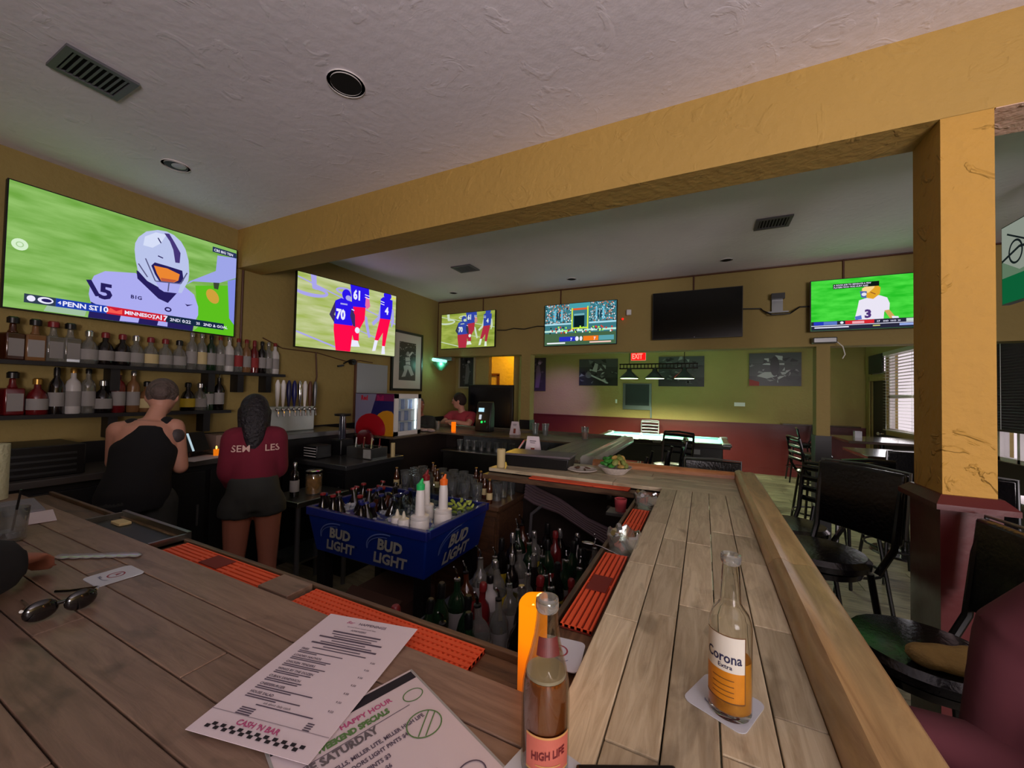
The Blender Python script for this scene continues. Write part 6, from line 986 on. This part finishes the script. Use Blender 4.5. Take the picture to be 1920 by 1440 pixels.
# glowing orange electric candle with a melted rim
t = thing('candle', 'tall glowing orange electric candle behind the amber beer bottle', 'candle', (-.265, .615, BT-.02)); r = .0245; h = .165; n = 24
g = G(); cx, cy = -.258, .622; rings = []
for z, rr in ((0, r), (h*.4, r), (h*.8, r)): rings.append([(cx+rr*math.cos(2*PI*i/n), cy+rr*math.sin(2*PI*i/n), 1.044+z) for i in range(n)])
for rr, dz in ((r, 0), (r-.003, .003), (r-.006, -.002), (r-.009, -.02), (.002, -.022)): rings.append([(cx+rr*math.cos(2*PI*i/n), cy+rr*math.sin(2*PI*i/n), 1.044+h+dz+.006*math.sin(2*PI*i/n*1+1)+.002*math.sin(6*PI*i/n)) for i in range(n)])
mm = emi((255, 120, 8), 1.3).copy(); mm.name = 'lit_wax'; nt = mm.node_tree; em = [q for q in nt.nodes if q.type == 'EMISSION'][0]
tc = nt.nodes.new('ShaderNodeTexCoord'); sx = nt.nodes.new('ShaderNodeSeparateXYZ'); rp = nt.nodes.new('ShaderNodeValToRGB'); nt.links.new(tc.outputs['Generated'], sx.inputs[0]); nt.links.new(sx.outputs[2], rp.inputs[0]); nt.links.new(rp.outputs[0], em.inputs[0])
for pos, c in ((0, (120, 62, 24)), (.35, (214, 96, 12)), (.6, (255, 132, 10)), (.93, (255, 140, 10))):
    el = rp.color_ramp.elements.new(pos) if pos not in (0,) else rp.color_ramp.elements[0]; el.position = pos; el.color = (*lin(c), 1)
rp.color_ramp.elements[-1].color = (*lin((255, 120, 8)), 1)
g.loft(rings).build('wax', mm, t); G().ell((cx, cy, 1.044+h-.012), (.003, .003, .006), 8, 5).build('led_flame', emi((255, 190, 90), 3), t)
point('near_candle_light', (cx, cy-.05, 1.30), .25, (1, .55, .15), .03)
# menus
IK = mat('menu_ink', (84, 72, 88), .8); PKK = mat('menu_pink', (176, 72, 120), .8); BK = mat('menu_black', (26, 20, 30), .7); GN = mat('menu_green', (84, 120, 66), .8); M_LAM = mat('laminated_paper', (206, 192, 196), .35)
def sheet(name, label, TR, u, w, h, z, m, curl=.004, cat='menu'):
    """TR: top right corner (x, y); u: reading direction"""
    u = Vector((u[0], u[1], 0)).normalized(); v = Vector((-u.y, u.x, 0)); P = Vector((TR[0], TR[1], z))-u*w-v*h; t = thing(name, label, cat, P+u*w/2+v*h/2)
    G().add([P+u*a*w+v*b*h+Vector((0, 0, c)) for a, b, c in ((0, 0, 0), (1, 0, 0), (1, 1, 0), (0, 1, 0), (0, 0, .0008), (1, 0, .0008), (1, 1, .0008), (0, 1, .0008))], [(0, 3, 2, 1), (4, 5, 6, 7), (0, 1, 5, 4), (1, 2, 6, 5), (2, 3, 7, 6), (3, 0, 4, 7)]).build('sheet', m, t, smooth=False); return t, P+Vector((0, 0, .0008)), u, v
TR2 = (-.458, .552); t, P, u, v = sheet('drinks_menu', 'laminated specials menu with a black edge, partly under the food menu', TR2, (.34, .94), .225, .30, BT+.0005, M_LAM)
F = Flat(P, u, v, .225, .30, 16, 21, .00012); F.rect(mat('menu_edge', (150, 150, 146), .4), 0, 0, .25, 21); F.rect(MATS['menu_edge'], 15.75, 0, 16, 21, True); F.rect(BK, .3, 19.4, 15.7, 20.7)
F.text(PKK, 'HAPPY HOUR', 6.2, 17.9, .9, .03); F.text(GN, 'WEEKEND SPECIALS', 3.6, 16.7, 1.0, .06, sx=.8); F.line(IK, (1, 16.2), (13, 16.2), .08); F.ring(GN, 14.0, 17.2, 1.2, .9, .12)
y = 15.2
for s_, big in (('THE SATURDAY', 1), ('2 FOR 1 WELLS, MILLER LITE, MILLER HIGH LIFE', 0), ('FIREBALL $5, COORS LIGHT PINTS $4', 0), ('DOMESTIC DRAFT PINTS $3', 0), ('JAMESON, TULLAMORE $6', 0), ('', 0), ('THE SUNDAY', 1), ('BUD LITE, YUENGLING PITCHERS $9.5', 0), ('MICHELOB ULTRA, MILLER LITE $3', 0), ('COORS LIGHT BUCKETS $18', 0), ('TITOS $6, WHITE CLAW $5', 0), ('', 0), ('NIGHT', 1), ('KARAOKE AND LATE KITCHEN', 0), ('SHOT SPECIALS TILL CLOSE', 0)):
    if s_: F.text(mat('menu_grey', (96, 88, 92), .8) if big else IK, s_, 1.2 if big else 1.6, y, 1.25 if big else .66, .045 if big else .03, keep=True, sx=.85)
    y -= 1.35 if big else .98
F.ring(GN, 12.9, 13.0, 1.9, 1.7, .14); F.line(GN, (11.6, 12), (14.2, 14.2), .12); F.line(GN, (12.2, 11.6), (14.6, 13.6), .12); F.ring(IK, 13.2, 5.5, 1.5, 1.2, .14); F.ring(GN, 2.4, 1.6, 1.2, 1.2, .12); F.build('print', t)
TR1 = (-.520, .642); t, P, u, v = sheet('food_menu', 'white paper food menu with small print and a black checker strip', TR1, (.2, .045), .205, .30, BT+.0052, M_PAPER)
F = Flat(P, u, v, .205, .30, 16, 23, .00012); F.text(PKK, 'Bar', 4.2, 21.4, .9, .01, .3); F.text(IK, 'HAPPENINGS', 6.4, 21.4, .8, .02); F.text(IK, 'served from noon until late', 5.0, 20.5, .45, 0); F.text(IK, 'APPETIZERS', 6.2, 19.7, .5, .02)
y = 18.9; rg = random.Random(9)
for i in range(9): w_ = rg.uniform(3, 6); F.rect(IK, 8-w_, y, 8+w_*.9, y+.17 if i % 3 else y+.3, i > 0); y -= .5
y = 14.3
for s_ in ('FRIES', 'LOADED NACHOS', 'CHICKEN TENDERS', 'WINGS BY THE DOZEN', 'CUBAN SANDWICH', 'CHEESEBURGER', 'HOUSE SALAD'):
    F.text(IK, s_, 2.0, y, .52, .02, keep=True); F.rect(IK, 2.0, y-.35, 2+rg.uniform(5, 8.5), y-.2, True); F.rect(IK, 2.0, y-.65, 2+rg.uniform(3, 7), y-.5, True); F.text(IK, '9.50', 13.4, y-.2, .42, .01, keep=True); y -= 1.38
F.rect(IK, 4.5, 4.55, 12.5, 4.7, True); F.text(IK, 'ask about daily catch', 5.2, 4.9, .45, 0, keep=True)
for i in range(4): F.rect(IK, 3.2, 3.9-i*.28, 5.2, 4.05-i*.28, True); F.rect(IK, 12.4, 3.9-i*.28, 13.3, 4.05-i*.28, True)
F.line(mat('fold_grey', (150, 138, 146), .8), (0, 3.0), (16, 3.0), .08); F.text(PKK, "CASH 'N BAR", 4.6, 1.85, .95, .03)
for i in range(22): F.rect(BK, 1.6+i*.58, .75+(.4 if i % 2 else 0), 2.18+i*.58, 1.15+(.4 if i % 2 else 0), i > 0)
F.build('print', t)
# cut glass ashtrays in the trough
def ashtray(label, x, y, s=1, rz=0):
    t = thing('ashtray', label, 'ashtray', (x, y, 1.044)); n = 12; R = .045*s; m = clear('cut_glass', (225, 230, 226), .04, .5, .07)
    g = G(); rings = [[(x+r*(1+.10*(i % 2))*math.cos(2*PI*i/n+rz), y+r*(1+.10*(i % 2))*math.sin(2*PI*i/n+rz), 1.0445+z+(.012*s if (i % 3 == 0 and z > .04*s) else 0)) for i in range(n)] for r, z in ((R*.75, 0), (R, .05*s), (R*.86, .055*s), (R*.62, .015*s))]
    g.loft(rings).build('bowl', m, t, smooth=False)
    for q in range(3): a = 2*PI*q/3+rz; G().cyl((x+R*math.cos(a)*.7, y+R*math.sin(a)*.7, 1.0445+.055*s), (x+R*math.cos(a), y+R*math.sin(a), 1.0445+.062*s), .008*s, n=8).build('rest', M_CHROME, t)
ashtray('cut glass ashtray, nearer one on the trough of the right bar', -.235, 1.335, 1.15); ashtray('cut glass ashtray, farther one on the trough of the right bar', -.24, 1.90, 1.1, .4)
t = thing('candle_glass', 'small pink candle glass on the ledge left of the near ashtray', 'candle', (-.40, 1.75, .9)); G().lathe([(.025, .0), (.03, .06), (.027, .06), (.022, .006)], (-.36, 1.95, 1.0)).build('cup', clear('pink_glass', (210, 90, 100), .05, .3, .4), t); G().box((-.42, 1.90, .985), (-.306, 2.0, .999)).build('bracket_shelf', M_GUN, t, smooth=False)
t = thing('spoon', 'steel bar spoon lying across the trough beside the near ashtray', 'spoon', (-.3, 1.28, 1.06)); G().tube([(-.235, 1.285, 1.048), (-.30, 1.295, 1.062), (-.32, 1.298, 1.063)], .0025, 6).build('stem', M_CHROME, t); G().ell((-.345, 1.30, 1.065), (.022, .012, .004), 12, 6).build('bowl', M_CHROME, t)
# left end of the front bar
t = thing('paper_towel_roll', 'pale paper towel roll standing at the far left end of the bar', 'paper towel', (-2.68, .46, BT)); G().lathe([(.055, 0), (.055, .23), (.018, .23), (.018, .0)], (-2.67, .50, BT+.001), 28).build('roll', mat('towel_paper', (206, 206, 170), .9, bump=(60, .4)), t); G().lathe([(.017, .0), (.017, .235), (.014, .235)], (-2.67, .50, BT+.001), 16).build('core', mat('core_card', (120, 100, 80), .9), t)
o = tag(G().rbox((-2.40, .53, BT+.006), (.26, .1, .010), -.12).build('folded_cloth', mat('grey_cloth', (128, 128, 134), .9, bump=(40, .4)), bevel=.004), 'folded grey cloth beside the paper towel roll', 'cloth')
o = tag(G().rbox((-2.18, .52, BT+.002), (.19, .09, .003), -.2).build('paper_slip', M_PAPER, bevel=.001), 'curled white paper slip at the back of the front bar', 'paper')
t = thing('steel_tray', 'black tray with a steel rim and a yellow block set in the front bar trough', 'tray', (-1.76, .65, 1.05)); G().box((-2.02, .60, 1.046), (-1.54, .71, 1.052)).build('base', M_BLACK, t, smooth=False)
for a, b in (((-2.02, .70, 1.046), (-1.54, .712, 1.075)), ((-1.55, .60, 1.046), (-1.54, .70, 1.07)), ((-2.02, .60, 1.046), (-2.01, .70, 1.07))): G().box(a, b).build('rim', M_STEEL, t, smooth=False)
G().box((-1.95, .645, 1.052), (-1.88, .68, 1.062)).build('block', L_CREAM, t, smooth=False, bevel=.002)
t = thing('drinking_glass', 'short clear glass with a black straw at the left edge of the bar', 'glass', (-1.95, .42, BT)); G().lathe([(.03, 0), (.032, .006), (.038, .10), (.036, .10), (.029, .01)], (-1.93, .41, BT+.001), 20).build('glass', clear('pint_clear'), t); G().tube([(-1.93, .41, BT+.01), (-1.90, .42, BT+.16)], .003, 6).build('straw', C_BLK, t); G().lathe([(.028, .011), (.031, .03), (.003, .031)], (-1.93, .41, BT+.001), 14).build('melted_ice', MATS['ice'], t)
g = G(); 
for i in range(7): f_ = i/6; g.ell((-1.62+.15*f_, .44+.10*f_, BT+.0035), (.03, .016, .0034), 10, 5)
tag(g.build('plastic_wrapper', clear('wrapper', (200, 196, 200), .15, .35, .35), None, remesh=.003, it=2), 'crinkled clear plastic wrapper left of the bluish coaster', 'wrapper')
# sunglasses
t = thing('sunglasses', 'black sunglasses lying on the front bar at the left edge', 'sunglasses', (-1.25, .33, BT)); m = mat('sunglass_black', (8, 8, 10), .1, coat=.8)
for i, (x, y) in enumerate(((-1.225, .305), (-1.215, .36))): G().ell((x, y, BT+.022), (.01, .026, .021), 16, 10).build('lens', m, t)
G().cyl((-1.22, .326, BT+.028), (-1.218, .338, BT+.028), .004).build('bridge', m, t)
for pts in ([(-1.222, .385, BT+.03), (-1.26, .40, BT+.02), (-1.33, .375, BT+.006), (-1.36, .36, BT+.004)], [(-1.23, .28, BT+.03), (-1.28, .30, BT+.018), (-1.36, .31, BT+.005)]): G().tube(pts, .0032, 8).build('temple_arm', m, t)
t = thing('phone', 'black phone at the lower edge of the picture, right of the amber bottle', 'phone', (-.055, .50, BT)); G().rbox((-.072, .505, BT+.0045), (.075, .13, .008), -1.1).build('case', M_BLACK, t, bevel=.003); G().rbox((-.072, .505, BT+.0088), (.068, .122, .0006), -1.1).build('screen', mat('dark_glass', (12, 12, 18)), t, smooth=False)
# ---------------------------------------------------------------- remove the prototypes
for r in protos+[P_GL, S_LAD, S_PAN, S_RND, C_LAD]:
    for o in list(r.children_recursive)+[r]: bpy.data.objects.remove(o)
